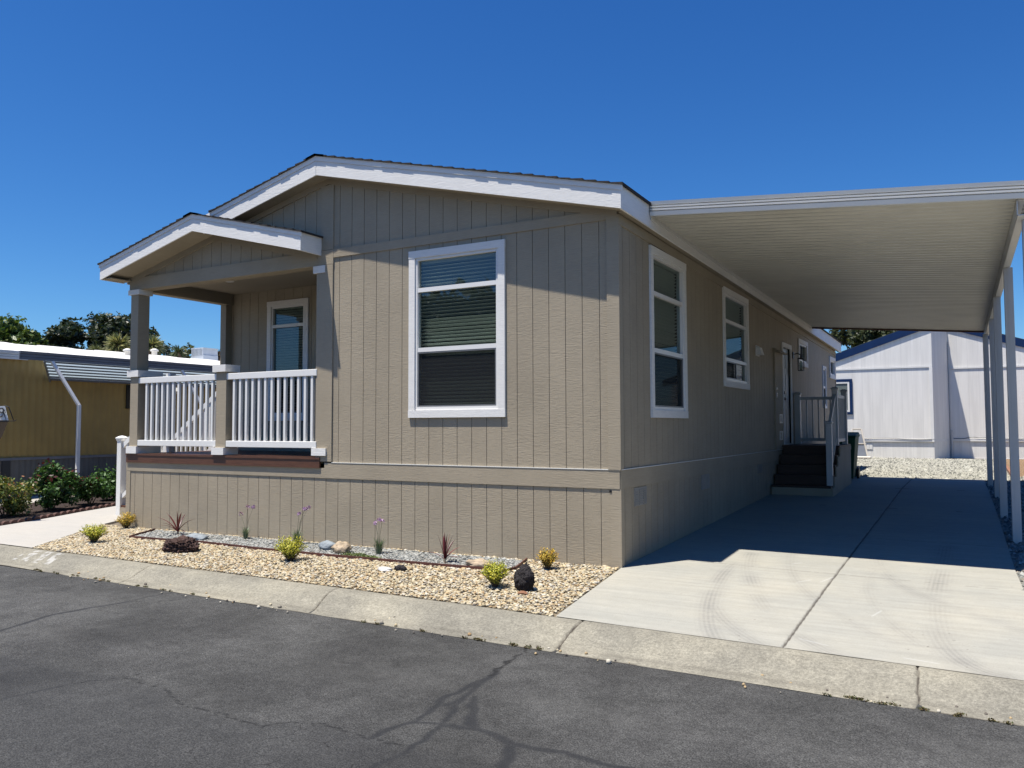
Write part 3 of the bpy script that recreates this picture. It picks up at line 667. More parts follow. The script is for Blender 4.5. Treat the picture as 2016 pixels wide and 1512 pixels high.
# porch roof
prf, m = roof(H, -8.32, -4.178, -6.25, 3.735, .243, -.4, .0, .235, lambda y: 0, 0, -.005, name='porch_roof', seed=9, trim=.055)
m.box(-8.30, -8.09, -.37, .0, 3.745, 3.757)
m.build('porch_soffit', 'trim', H)
m = MB()
rtrim(m, -6.25, -4.25, 3.735+.02+.243*(6.25-4.178), 3.735+.02+.243*(4.25-4.178), -.024, .0, .085)
rtrim(m, -8.13, -6.25, 3.735+.02+.243*(8.32-8.13), 3.735+.02+.243*(8.32-6.25), -.024, .0, .085)
m.box(-8.14, -3.972, -.019, .18, 3.605, 3.795)                # front beam
m.box(-8.11, -7.93, .18, BY-.01, 3.60, 3.80)                # left side header
m.build('porch_beam', 'trim', H)
m = MB(); m.box(-8.2, -4.1, .0, BY, 3.787, 3.80); m.build('porch_ceiling', simple('porch_ceiling_paint', (.36, .31, .23), .8, va=.03), H)
m = MB(); m.lathe((-6.93, .87, 3.775), [(.075, .012), (.08, .006), (.07, 0.0), (.055, .004), (.05, .009)], 20); m.build('recessed_light', 'vinyl', H, smooth=True)
m = MB(); m.lathe((-4.9, .87, 3.775), [(.075, .012), (.08, .006), (.07, 0.0), (.055, .004), (.05, .009)], 20); m.build('recessed_light', 'vinyl', H, smooth=True)
# deck
m = MB(); m.box(-8.125, -4.17, -.03, -.002, .945, 1.055); m.box(-8.13, -4.165, -.038, -.0, 1.055, 1.082)
for i in range(13): m.box(-8.125, -4.21, .003+i*.1415, .003+i*.1415+.137, 1.055, 1.081)
m.build('porch_deck', 'deck', H)
# columns
def ped(x0, x1, y0, y1, zt=2.255):
    m = MB(); m.box(x0, x1, y0, y1, 1.19, zt); return m
c = MB(); c.box(-8.055, -7.872, -.03, .36, 1.19, 2.255); c.box(-8.09, -7.916, -.022, .175, 2.355, 3.53); cl = c.build('porch_column', 'trim', H)
c = MB(); c.box(-8.11, -7.845, -.055, .385, 2.255, 2.355); c.build('column_cap', 'casing', cl)
c = MB(); c.box(-8.135, -7.875, -.045, .20, 3.53, 3.605); c.build('column_cap', 'casing', cl)
c = MB(); c.box(-8.10, -7.86, -.055, .385, 1.083, 1.19); c.build('column_base', 'casing', cl)
c = MB(); c.box(-6.135, -5.932, -.03, .17, 1.19, 2.265); cm = c.build('railing_pedestal', 'trim', H)
c = MB(); c.box(-6.185, -5.918, -.06, .205, 2.265, 2.365); c.build('pedestal_cap', 'casing', cm)
c = MB(); c.box(-6.185, -5.94, -.06, .205, 1.09, 1.19); c.build('pedestal_base', 'casing', cm)
c = MB(); c.box(-4.255, -3.978, -.018, .03, 1.03, 3.604); c.box(-4.24, -4.19, -.0, .16, 1.09, 3.6); cr = c.build('porch_pilaster', 'trim', H)
c = MB(); c.box(-4.31, -4.105, -.03, .12, 3.505, 3.6); c.build('column_cap', 'casing', cr)
c = MB(); c.box(-4.305, -4.06, -.04, .12, 1.105, 1.20); c.build('column_base', 'casing', cr)
c = MB(); c.box(-8.11, -7.975, BY-.13, BY-.003, 1.082, 3.60); c.build('half_column', 'trim', H)
def railing(parent, x0, x1, y0, n, xb0, xb1, zt=2.15, zb=1.2):
    r = MB().box(x0, x1, y0-.028, y0+.03, zt, zt+.088).build('porch_railing', 'vinyl', parent, bevel=.006); MB().box(x0, x1, y0-.028, y0+.03, zb, zb+.088).build('bottom_rail', 'vinyl', r, bevel=.006)
    for i in range(n):
        x = xb0+(xb1-xb0)*i/(n-1); MB().box(x-.019, x+.019, y0-.018, y0+.02, zb+.088, zt).build('baluster', 'vinyl', r)
    return r
railing(H, -7.868, -6.138, .0, 13, -7.69, -6.235); railing(H, -5.93, -4.235, .0, 13, -5.79, -4.325)
# left side railing of the porch
m = MB(); m.box(-8.06, -8.0, .365, .63, 2.15, 2.238); m.box(-8.06, -8.0, .365, .63, 1.2, 1.288); m.box(-8.09, -7.98, .625, .73, 1.082, 2.35)
for y in (.46, .56): m.box(-8.045, -8.015, y, y+.035, 1.28, 2.16)
m.build('porch_railing', 'vinyl', H, label='short porch railing beside the top of the side steps')
# front door side lite not visible; porch window, front and side windows
window(H, BK, *pw[:2], pw[2], pw[3], [3.165, 2.35], label='shaded window at the back of the porch')
fb = lambda f: wt-(wt-wb)*f
window(H, FR, wl, wr, wb, wt, [fb(.238), fb(.597)], label='large sunlit front window with blinds')
window(H, SD, .949, 2.285, 1.574, 3.59, [3.59-2.016*.27, 3.59-2.016*.605], label='tall side window nearest the front corner')
window(H, SD, 4.114, 5.65, 2.066, 3.575, [3.575-1.51*.33, 3.575-1.51*.72], slider=(.0, .5), label='second side window under the carport')
window(H, SD, 10.07, 11.15, 2.765, 3.34, [], slider=(.0, .45), blinds=False, label='small high side window beyond the door')
window(H, SD, 13.2, 13.72, 1.9, 2.95, [2.43], cas=.06, blinds=False, label='narrow side window')
window(H, SD, 14.36, 15.3, 2.70, 3.27, [], slider=(.0, .45), blinds=False, label='small side window at the rear corner')
MB().box(-.6, -.5, .1, 15, 1.0, 3.5).box(-3.6, -.7, .45, .5, 1., 3.5).box(-8, -4.4, BY+.45, BY+.5, 1., 3.6).build('dark_window_backing', 'dark_in', H)  # near-black backing behind the windows; gloom of unlit rooms put into its colour
# side door
m = MB(); pbox(m, SD, 8.34, 8.43, 0, .025, 1.09, 3.02); pbox(m, SD, 9.17, 9.26, 0, .025, 1.09, 3.02); pbox(m, SD, 8.337, 9.263, 0, .028, 3.02, 3.11); m.build('door_casing', 'casing', H)
m = MB(); pbox(m, SD, 8.43, 9.17, -.06, -.03, 1.12, 3.02)
for zz in (1.25, 1.95): 
    for yy in (8.5, 8.85): pbox(m, SD, yy, yy+.27, -.03, -.022, zz, zz+.55)
for yy in (8.5, 8.85): pbox(m, SD, yy, yy+.27, -.03, -.022, 2.62, 2.9)
d = m.build('side_door', 'door', H)
MB().tube([(-.03, 8.52, 2.12), (.03, 8.52, 2.12)], .028, 10).build('deadbolt', 'brass', d); m = MB(); m.tube([(.0, 8.52, 2.0), (.035, 8.52, 2.0)], .03, 12); m.tube([(.03, 8.52, 2.0), (.03, 8.64, 2.0)], .011, 8); m.build('door_handle', 'brass', d)
m = MB(); pbox(m, SD, 8.43, 9.17, -.06, .03, 1.085, 1.12); m.build('door_threshold', 'alu', H)
# utility closet door
m = MB(); pbox(m, SD, 7.60, 8.27, .0, .03, 1.03, 2.86); uo = m.build('utility_door', 'siding', H)
m = MB(); m.hexa([(.0, 7.55, 2.86), (.13, 7.55, 2.84), (.13, 8.32, 2.84), (.0, 8.32, 2.86), (.0, 7.55, 2.93), (.13, 7.55, 2.86), (.13, 8.32, 2.86), (.0, 8.32, 2.93)]); m.build('drip_cap', 'trim', uo)
for z0 in (1.52, 1.20):
    m = MB(); pbox(m, SD, 7.90, 8.16, .03, .04, z0, z0+.02); pbox(m, SD, 7.90, 8.16, .03, .04, z0+.15, z0+.17); pbox(m, SD, 7.90, 7.92, .03, .04, z0+.02, z0+.15); pbox(m, SD, 8.14, 8.16, .03, .04, z0+.02, z0+.15)
    for i in range(5): pbox(m, SD, 7.92, 8.14, .03, .036, z0+.03+i*.025, z0+.042+i*.025)
    m.build('louvre_vent', 'metal_white', uo)
MB().box(.03, .05, 7.64, 7.67, 2.0, 2.09).build('latch', 'alu', uo); MB().box(.03, .05, 7.64, 7.67, 2.14, 2.2).build('latch', 'alu', uo)
# exhaust hood, lantern, outlets, skirting vents
m = MB(); m.hexa([(0, 6.22, 2.70), (.10, 6.22, 2.70), (.10, 6.42, 2.70), (0, 6.42, 2.70), (0, 6.22, 2.83), (.06, 6.22, 2.83), (.06, 6.42, 2.83), (0, 6.42, 2.83)]); pbox(m, SD, 6.19, 6.45, 0, .01, 2.68, 2.86); m.build('exhaust_hood', 'casing', H)
m = MB(); m.box(.0, .02, 9.44, 9.56, 2.86, 3.0); m.tube([(.02, 9.5, 2.95), (.10, 9.5, 2.97), (.16, 9.5, 2.93), (.16, 9.5, 2.86)], .011, 8)
m.lathe((.16, 9.5, 2.845), [(.085, 0), (.085, .01), (.02, .035), (.01, .06)], 4, True); m.lathe((.16, 9.5, 2.60), [(.075, 0), (.075, .012)], 4, True)
for sx_ in (-1, 1):
    for sy_ in (-1, 1): m.box(.16+sx_*.052-.005, .16+sx_*.052+.005, 9.5+sy_*.052-.005, 9.5+sy_*.052+.005, 2.61, 2.85)
lt = m.build('wall_lantern', 'black', H)
m = MB(); m.lathe((.16, 9.5, 2.615), [(.025, 0), (.03, .05), (.03, .15), (.015, .19)], 12); m.build('lamp_glass', 'glass', lt, smooth=True)
for y0, z0 in ((9.95, 1.60), (9.96, 1.27)):
    MB().box(0, .05, y0, y0+.16, z0, z0+.14).build('outlet_cover', 'black', H)
def svent(y0, y1, z0, z1):
    m = MB(); pbox(m, SD, y0, y1, 0, .008, z0, z1); n = 7
    for k in range(3):
        a = y0+(y1-y0)*(k+.08)/3; b = y0+(y1-y0)*(k+.92)/3
        for i in range(n): pbox(m, SD, a, b, .008, .014, z0+.01+(z1-z0-.02)*i/n, z0+.01+(z1-z0-.02)*(i+.5)/n)
    m.build('skirting_vent', 'vent_grey', H)
svent(.39, .77, .60, .80); svent(2.89, 3.27, .61, .81); svent(6.18, 6.5, .66, .81)
MB().box(-.118, -.092, -.012, .0, .778, .803).build('skirting_latch', 'black', H)

# ------------------------------------------------------------------ porch steps on the left
PS = empty('porch_steps', (-8.8, 1.25, g(-9, 1)), 'white-railed steps at the left end of the porch, with capped newel post', 'steps')
zg = -.03; n = 6; rise = (1.082-zg)/n
for i in range(1, n):
    x1 = -8.15-(n-1-i)*.26; z = zg+rise*i
    m = MB(); m.box(x1-.275, x1, .82, 1.72, z-.035, z); m.build('tread', 'deck', PS)
m = MB(); pts = [(-9.45, .80, zg-.1)]
for i in range(1, n): x1 = -8.15-(n-1-i)*.26; pts += [(x1-.26, .80, zg+rise*i-.036), (x1, .80, zg+rise*i-.036)]
pts += [(-8.14, .80, zg-.1)]; m.prism(pts, (0, .015, 0)); m.build('stringer', 'siding', PS); m = MB(); m.prism([(a, 1.74, c_) for a, _, c_ in pts], (0, .015, 0)); m.build('stringer', 'siding', PS)
for yy in (.80, 1.68):
    m = MB(); m.box(-9.56, -9.45, yy, yy+.11, zg-.05, 1.24); nw = m.build('newel_post', 'vinyl', PS, bevel=.004)
    MB().lathe((-9.505, yy+.055, 1.24), [(.078, 0), (.105, .05), (.105, .065), (.05, .09), (.005, .10)], 4, True).build('post_cap', 'vinyl', nw)
    m = MB(); m.bar((-9.45, yy+.055, 1.16), (-8.12, yy+.055, 2.10), .06, .075); m.bar((-9.45, yy+.055, .30), (-8.12, yy+.055, 1.24), .05, .06)
    h_ = m.build('handrail', 'vinyl', PS)
    for i in range(10):
        x = -9.33+i*.123; z = .30+(x+9.45)*.707; MB().box(x-.017, x+.017, yy+.038, yy+.072, z, z+.86).build('baluster', 'vinyl', PS)

# ------------------------------------------------------------------ side entry steps under the carport
ES = empty('entry_steps', (.55, 8.3, g(.5, 8.3)), 'dark brown side steps and landing with grey-white railing under the carport', 'steps')
zl = 1.10; yf = 7.12; zgs = g(.5, 7.2); n = 5; rise = (zl-zgs)/n; yl = yf+4*.25
for i in range(1, n):
    z = zgs+rise*i; y = yf+(i-1)*.25; MB().box(.03, 1.04, y-.015, y+.27, z-.03, z).build('tread', 'tread', ES)
m = MB(); m.box(.04, 1.03, yf+.005, yf+.02, zgs-.05, zgs+rise-.032)
for i in range(2, n+1): m.box(.04, 1.03, yf+(i-1)*.25+.005, yf+(i-1)*.25+.02, zgs+rise*(i-1)+.001, zgs+rise*i-.032)
m.build('riser', 'tread', ES)
MB().box(.03, 1.06, yl-.015, 9.62, zl-.03, zl).build('landing', 'tread', ES)
m = MB(); pts = [(1.045, yf, zgs-.05), (1.045, 9.6, zgs-.05), (1.045, 9.6, zl-.032), (1.045, yl, zl-.032)]
for i in range(n-1, 0, -1): pts += [(1.045, yf+i*.25, zgs+rise*i-.03), (1.045, yf+(i-1)*.25, zgs+rise*i-.03)]
m.prism(pts, (.018, 0, 0)); m.box(.04, 1.045, 9.585, 9.6, zgs-.05, zl-.032); m.build('side_panel', 'siding', ES)
m = MB(); m.box(1.0, 1.07, yl+.08, 9.61, zl-.11, zl-.032); m.box(1.064, 1.075, yf, 9.6, zgs-.02, zgs+.05); m.build('panel_trim', 'trim', ES)
m = MB(); m.box(.03, 1.05, yf-.012, yf+.004, zgs-.03, zgs+rise-.04); m.build('toe_board', 'trim', ES)
def newel(x, y, z0, z1, cap=True, w=.05):
    nn = MB().box(x-w, x+w, y-w, y+w, z0, z1).build('newel_post', 'post', ES, bevel=.004)
    if cap: MB().lathe((x, y, z1), [(w*1.45, 0), (w*1.9, .025), (w*1.9, .035), (w*.8, .06)], 4, True).build('post_cap', 'post', nn)
newel(.99, 7.36, zgs+rise-.05, 1.50); newel(.97, 8.30, zl-.02, 2.14); newel(.97, 9.52, zl-.02, 2.14); newel(.075, 9.52, zl-.02, 2.10, w=.055)
m = MB(); m.box(.13, .92, 9.50, 9.545, 2.0, 2.06); m.box(.13, .92, 9.50, 9.545, zl+.06, zl+.12); m.box(.95, .99, 8.35, 9.47, 2.0, 2.06); m.box(.95, .99, 8.35, 9.47, zl+.06, zl+.12)
m.bar((.98, 7.41, 1.42), (.97, 8.26, 2.04), .05, .06); m.bar((.98, 7.41, .62), (.97, 8.26, 1.22), .05, .05); m.build('handrail', 'post', ES)
for i in range(6): x = .25+i*.115; MB().box(x-.014, x+.014, 9.505, 9.54, zl+.12, 2.0).build('baluster', 'post', ES)
for i in range(9): y = 8.46+i*.117; MB().box(.955, .985, y-.014, y+.014, zl+.12, 2.0).build('baluster', 'post', ES)
for i in range(6): y = 7.53+i*.125; z = .62+(y-7.41)*.70; MB().box(.96, .99, y-.014, y+.014, z, z+.80).build('baluster', 'post', ES)

# ------------------------------------------------------------------ carport
CPT = empty('carport', (3.6, 5.5, .17), 'white metal carport with corrugated roof attached to the right side of the house', 'carport')
x0, ya, yz = .155, .62, 11.03
bx_ = lambda y: 3.64-.018*(y-3.25)
xR = lambda y: bx_(y)+.05
zt_ = lambda x, y: 3.845-(x-.135)*.086-.0175*(y-.6)
V = []; F = []; yy = ya+.03; pts = []
while yy < yz-.02:
    for dy, dz in ((0, 0), (.052, 0), (.060, .018), (.068, .018), (.076, 0), (.092, 0), (.098, .052), (.146, .052), (.152, 0)): 
        if yy+dy < yz-.01: pts.append((yy+dy, dz))
    yy += .1525
for y, dz in pts: V += [(x0, y, zt_(x0, y)+dz), (xR(y), y, zt_(xR(y), y)+dz)]
F = [(2*i, 2*i+1, 2*i+3, 2*i+2) for i in range(len(pts)-1)]
npmesh('roof_panel', V, F, 'metal_pan', CPT)
m = MB()   # closed top skin
m.hexa([(x0, ya, zt_(x0, ya)+.056), (xR(ya), ya, zt_(xR(ya), ya)+.056), (xR(yz), yz, zt_(xR(yz), yz)+.036), (x0, yz, zt_(x0, yz)+.056), (x0, ya, zt_(x0, ya)+.06), (xR(ya), ya, zt_(xR(ya), ya)+.06), (xR(yz), yz, zt_(xR(yz), yz)+.04), (x0, yz, zt_(x0, yz)+.06)])
m.build('roof_skin', 'metal_white', CPT)
def cpfascia(y, sgn, hgt, name):
    # profile in (d, z): stepped mouldings
    pr = [(0, -.01), (.026, -.01), (.036, .036), (.010, .038), (.010, .048), (.034, .050), (.036, .068), (.010, .070), (.010, .080), (.034, .082), (.036, .098), (.010, .100), (.010, .110), (.032, .112), (.040, .150), (.0, .155)]
    pr = [(d, z*hgt/.155) for d, z in pr]; V = []; n = len(pr)
    for x in (x0-.005, xR(y)+.02):
        for d, z in pr: V.append((x, y+sgn*d, zt_(x, y)+z))
    F = [(i, (i+1) % n, n+(i+1) % n, n+i) for i in range(n)]
    mb = MB(); mb.v = V; mb.f = F+[tuple(range(n)), tuple(range(2*n-1, n-1, -1))]; mb.build(name, 'metal_white', CPT)
cpfascia(ya, -1, .155, 'front_gutter'); cpfascia(yz, 1, .15, 'rear_gutter')
m = MB(); m.hexa([(xR(ya), ya, zt_(xR(ya), ya)-.01), (xR(ya)+.02, ya, zt_(xR(ya), ya)-.01), (xR(yz)+.02, yz, zt_(xR(yz), yz)-.01), (xR(yz), yz, zt_(xR(yz), yz)-.01), (xR(ya), ya, zt_(xR(ya), ya)+.14), (xR(ya)+.02, ya, zt_(xR(ya), ya)+.14), (xR(yz)+.02, yz, zt_(xR(yz), yz)+.14), (xR(yz), yz, zt_(xR(yz), yz)+.14)]); m.build('side_gutter', 'metal_white', CPT)
m = MB(); m.hexa([(.142, ya, 3.80-.0*1), (.154, ya, 3.80), (.154, yz, 3.80-.182), (.142, yz, 3.80-.182), (.142, ya, 3.99), (.154, ya, 3.99), (.154, yz, 3.99-.182), (.142, yz, 3.99-.182)]); m.build('wall_hanger', 'metal_white', CPT)
PP = [(3.735, .86), (3.647, 3.25), (3.575, 5.5), (3.553, 7.95), (3.475, 10.2)]
m = MB()
for a, b in ((ya+.02, 3.25), (3.25, 5.5), (5.5, 7.95), (7.95, yz-.05)):
    for (o0, o1, zz0, zz1) in ((-.045, -.038, -.155, -.004), (-.045, .02, -.155, -.148), (-.045, .02, -.012, -.004)):
        xa, xb = bx_(a), bx_(b); za, zb_ = zt_(xa, a), zt_(xb, b)
        m.hexa([(xa+o0, a, za+zz0), (xa+o1, a, za+zz0), (xb+o1, b, zb_+zz0), (xb+o0, b, zb_+zz0), (xa+o0, a, za+zz1), (xa+o1, a, za+zz1), (xb+o1, b, zb_+zz1), (xb+o0, b, zb_+zz1)])
m.build('support_beam', 'metal_white', CPT)
m = MB(); m.hexa([(x0, yz-.07, zt_(x0, yz)-.035), (xR(yz), yz-.07, zt_(xR(yz), yz)-.035), (xR(yz), yz-.05, zt_(xR(yz), yz)-.035), (x0, yz-.05, zt_(x0, yz)-.035), (x0, yz-.07, zt_(x0, yz)), (xR(yz), yz-.07, zt_(xR(yz), yz)), (xR(yz), yz-.05, zt_(xR(yz), yz)), (x0, yz-.05, zt_(x0, yz))]); m.build('rear_closure', 'deck', CPT)
for k, (px_, py_) in enumerate(PP):
    z1 = zt_(px_, py_)-.157; z0 = g(px_, py_)-.02; w = .045
    MB().box(px_-w, px_+w, py_-w, py_+w, z0, z1).box(px_-.05, px_-.046, py_-.012, py_+.012, z0, z1).box(px_-.012, px_+.012, py_-.05, py_-.046, z0, z1).build('post', 'post', CPT)

# ------------------------------------------------------------------ wheelie bins, folded stand
def wbin(x, y, mat, label):
    z = g(x, y)-.01; b = empty('wheelie_bin', (x, y, z), label, 'bin')
    h = .93; MB().hexa([(x-.20, y-.24, z+.04), (x+.20, y-.24, z+.04), (x+.20, y+.24, z+.04), (x-.20, y+.24, z+.04), (x-.27, y-.30, z+h), (x+.27, y-.30, z+h), (x+.27, y+.32, z+h), (x-.27, y+.32, z+h)]).build('body', mat, b, bevel=.02)
    MB().hexa([(x-.29, y-.33, z+h), (x+.29, y-.33, z+h), (x+.29, y+.35, z+h), (x-.29, y+.35, z+h), (x-.27, y-.31, z+h+.03), (x+.27, y-.31, z+h+.03), (x+.27, y+.35, z+h+.09), (x-.27, y+.35, z+h+.09)]).build('lid', mat, b, bevel=.015)
    MB().tube([(x-.26, y+.39, z+h), (x+.26, y+.39, z+h)], .016).build('handle', mat, b)
    for s in (-1, 1): MB().tube([(x+s*.22, y+.25, z+.12), (x+s*.27, y+.25, z+.12)], .12, 16).build('wheel', 'black', b)
wbin(.66, 11.75, 'bin_black', 'dark wheelie bin close behind the side steps, left of the green one')
wbin(.75, 11.05, 'bin_green', 'green wheelie bin at the edge of the gravel, behind the side steps')
xx, yy = -.17, 21.3; fz = g(xx, yy); fo = empty('folding_stand', (xx, yy, fz), 'small beige folded stand by the white wall, just right of the green bin', 'stand')
m = MB()
for s in (-.25, .25): m.bar((xx+.1+s, yy-.35, fz), (xx-.02+s*.55, yy, fz+.98), .05, .04)
m.bar((xx-.16, yy, fz+.98), (xx+.12, yy, fz+.98), .05, .05); m.bar((xx-.12, yy-.17, fz+.5), (xx+.28, yy-.17, fz+.5), .04, .04)
m.build('frame', 'beige_plastic', fo, bevel=.01)
MB().hexa([(xx-.1, yy-.30, fz+.08), (xx+.3, yy-.30, fz+.08), (xx+.3, yy-.28, fz+.08), (xx-.1, yy-.28, fz+.08), (xx-.1, yy-.06, fz+.82), (xx+.12, yy-.06, fz+.82), (xx+.12, yy-.04, fz+.82), (xx-.1, yy-.04, fz+.82)]).build('panel', 'grey_steel', fo)
MB().tube([(xx-.1, yy-.38, fz+.05), (xx+.42, yy-.38, fz+.05)], .05, 12).build('foot_bar', 'beige_plastic', fo)

# ------------------------------------------------------------------ white house behind
WHT = empty('white_house', (2.4, 26, .37), 'white-sided neighbouring house with navy roof edge, seen end-on beyond the carport', 'house')
yA, yB, xs0, xs1 = 22.0, 23.35, 2.07, 2.50; AX, AZ, SL = 2.37, 4.83, .345
XLw, XRw = -2.3, 7.2
rk = lambda x: AZ-SL*abs(x-AX)
m = MB()
def wallpoly(mb, pts): mb.face(pts)
for z0, z1f, dd in ((.30, lambda x: .925, .0), (.925, lambda x: 3.37, .02), (3.37, rk, .0)):
    q = yA+dd if False else yA-dd
    mb_pts = [(XLw, q, z0), (xs0, q, z0), (xs0, q, z1f(xs0)), (XLw, q, z1f(XLw))]; m.face(mb_pts)
    m.face([(xs0, q, z0), (xs1, yB-dd, z0), (xs1, yB-dd, z1f(xs1)), (xs0, q, z1f(xs0))])
    m.face([(xs1, yB-dd, z0), (XRw, yB-dd, z0), (XRw, yB-dd, z1f(XRw)), (xs1, yB-dd, z1f(xs1))])
m.face([(XLw, yA, .3), (XLw, 36, .3), (XLw, 36, rk(XLw)), (XLw, yA, rk(XLw))]); m.face([(XRw, yB, .3), (XRw, 36, .3), (XRw, 36, rk(XRw)), (XRw, yB, rk(XRw))])
m.face([(XLw, 36, .3), (XRw, 36, .3), (XRw, 36, rk(XRw)), (AX, 36, AZ), (XLw, 36, rk(XLw))])
m.build('wall', 'white_siding', WHT)
m = MB()
for xa, xb, q in ((XLw, xs0+.0, yA), (xs1, XRw, yB)):
    m.box(xa, xb, q-.045, q-.02, .925, 1.005); m.box(xa, xb, q-.045, q-.02, 3.37, 3.41); m.box(xa, xb, q-.03, q-.0, .30, .345)
m.hexa([(xs0, yA-.05, .925), (xs1, yB-.045, .925), (xs1, yB-.02, .925), (xs0, yA-.02, .925), (xs0, yA-.05, 1.005), (xs1, yB-.045, 1.005), (xs1, yB-.02, 1.005), (xs0, yA-.02, 1.005)])
m.box(xs0-.09, xs0+.005, yA-.05, yA-.021, 1.006, 3.369)
m.build('band_board', simple('white_trim_paint', (.84, .82, .78), .6, va=.04), WHT)
m = MB()
for xa, xb, q in ((XLw, xs0, yA), (xs1, XRw, yB)): m.box(xa, xb, q-.06, q-.03, .30, .352)
m.build('base_board', 'scallop', WHT)
m = MB()   # roof slabs and navy rake boards
def rslab(mb, xa, xb, y0, y1, zo, th, fn=rk):
    mb.hexa([(xa, y0, fn(xa)+zo), (xb, y0, fn(xb)+zo), (xb, y1, fn(xb)+zo), (xa, y1, fn(xa)+zo), (xa, y0, fn(xa)+zo+th), (xb, y0, fn(xb)+zo+th), (xb, y1, fn(xb)+zo+th), (xa, y1, fn(xa)+zo+th)])
rslab(m, XLw-.35, AX, yA-.028, 36.3, .20, .05); rslab(m, AX, XRw+.35, yB-.028, 36.3, .20, .05); m.build('roof', simple('green_grey_shingle', (.045, .06, .055), .9, vs=9, va=.4), WHT)
m = MB(); rslab(m, XLw-.35, AX, yA-.045, yA-.029, -.03, .26); rslab(m, AX, XRw+.35, yB-.045, yB-.029, -.03, .26); m.build('rake_board', 'blue', WHT)
m = MB(); rslab(m, XLw, AX, yA-.027, yA, -.0, .02); rslab(m, AX, XRw, yB-.027, yB, -.0, .02); m.build('soffit', 'grey_steel', WHT)
# window
m = MB()
for a in ((-1.9, -.38, 1.84, 1.93), (-1.9, -.38, 2.97, 3.06), (-.47, -.38, 1.93, 2.97), (-1.9, -1.81, 1.93, 2.97)): m.box(a[0], a[1], yA-.06, yA-.02, a[2], a[3])
ww = m.build('window', 'blue', WHT)
m = MB()
for a in ((-1.81, -.47, 1.93, 1.99), (-1.81, -.47, 2.91, 2.97), (-.53, -.47, 1.99, 2.91), (-1.81, -1.75, 1.99, 2.91), (-1.17, -1.12, 1.99, 2.91)): m.box(a[0], a[1], yA-.055, yA-.02, a[2], a[3])
m.build('frame', 'vinyl', ww); MB().box(-1.75, -.53, yA-.035, yA-.03, 1.99, 2.91).build('pane', simple('milky_pane', (.16, .19, .18), .12, va=.1), ww)
m = MB(); m.box(-.085, .215, yA-.012, yA-.0, .65, .84)
for i in range(3): m.box(-.07+i*.095, .01+i*.095, yA-.018, yA-.012, .665, .825)
m.build('skirting_vent', 'vinyl', WHT)
MB().tube([(xs1+.02, yB-.05, .35), (xs1+.02, yB-.05, 4.3)], .02).tube([(xs1+.05, yB-.07, .35), (xs1+.05, yB-.07, 1.3)], .03).build('conduit', 'post', WHT)
pts = [(x, (yA if x < xs0 else yB)-.055, 1.02+.02*math.sin(x*3)) for x in np.linspace(-.6, 2.0, 20)]; pts2 = [(x, yB-.055, 1.03+.02*math.sin(x*4)+(.03 if 2.9 < x < 3.2 else 0)) for x in np.linspace(2.6, 6, 24)]
MB().tube(pts, .008, 5).tube(pts2, .008, 5).build('cable', 'black', WHT)

# timber edging and mulch patch at the far right
MB().bar((3.93, 12.4, g(4, 12.4)+.03), (3.90, 22.2, g(4, 22)+.03), .06, .10).build('timber_edging', 'timber', label='weathered timber board edging the mulch at the far right', cat='edging')
sheet('mulch_patch', [(3.96, 12.4), (8.9, 12.4), (8.9, 22.6), (3.94, 22.6)], simple('orange_mulch', (.30, .19, .10), .95, vs=30, va=.6, bs=90, bst=1., bd=.03), .006)

# ------------------------------------------------------------------ ochre house on the left
YH = empty('ochre_house', (-18, 6, 0), 'ochre ribbed-metal mobile home with grey skirting and white roof on the left', 'house')
xw = -14.5
def ribbed(x, y0, y1, z0, z1, pitch=.1, dep=.012):
    V = []; k = 0; y = y0
    while y < y1:
        for dy, d in ((0, 0), (.055, 0), (.065, dep), (.09, dep)): V += [(x+d, min(y+dy*pitch/.1, y1), z0), (x+d, min(y+dy*pitch/.1, y1), z1)]
        y += pitch
    n = len(V)//2; return V, [(2*i, 2*i+2, 2*i+3, 2*i+1) for i in range(n-1)]
V, F = ribbed(xw, -1.2, 17.5, .83, 3.02, .15); npmesh('wall', V, F, 'yellow', YH)
m = MB(); m.face([(xw, -1.2, -.1), (xw, -1.2, 3.02), (-18., -1.2, 3.6), (-21.5, -1.2, 3.02), (-21.5, -1.2, -.1)]); m.face([(xw, 17.5, -.1), (xw, 17.5, 3.02), (-18., 17.5, 3.6), (-21.5, 17.5, 3.02), (-21.5, 17.5, -.1)]); m.face([(-21.5, -1.2, -.1), (-21.5, 17.5, -.1), (-21.5, 17.5, 3.), (-21.5, -1.2, 3.)]); m.build('end_wall', 'yellow', YH)
V, F = ribbed(xw+.015, -1.2, 17.5, -.15, .80, .12); npmesh('skirting', V, F, 'grey_skirt', YH)
MB().box(xw, xw+.045, -1.2, 17.5, .79, .845).build('skirting_rail', 'grey_steel', YH)
MB().box(xw+.03, xw+.05, 1.55, 1.72, -.1, .79).build('access_panel', simple('dark_panel', (.03, .033, .035), .6), YH)
m = MB()
for k in range(24):
    y = -1.35+k*.8
    m.hexa([(xw+.12, y, 3.06), (-18., y, 3.58), (-18., y+.805, 3.58), (xw+.12, y+.805, 3.06), (xw+.12, y, 3.10+.012*(k % 2)), (-18., y, 3.62+.02*(k % 2)), (-18., y+.805, 3.62+.02*(k % 2)), (xw+.12, y+.805, 3.10+.012*(k % 2))])
m.hexa([(-21.7, -1.35, 3.06), (-18, -1.35, 3.58), (-18, 17.7, 3.58), (-21.7, 17.7, 3.06), (-21.7, -1.35, 3.1), (-18, -1.35, 3.62), (-18, 17.7, 3.62), (-21.7, 17.7, 3.1)])
yr = m.build('roof', 'old_white', YH)
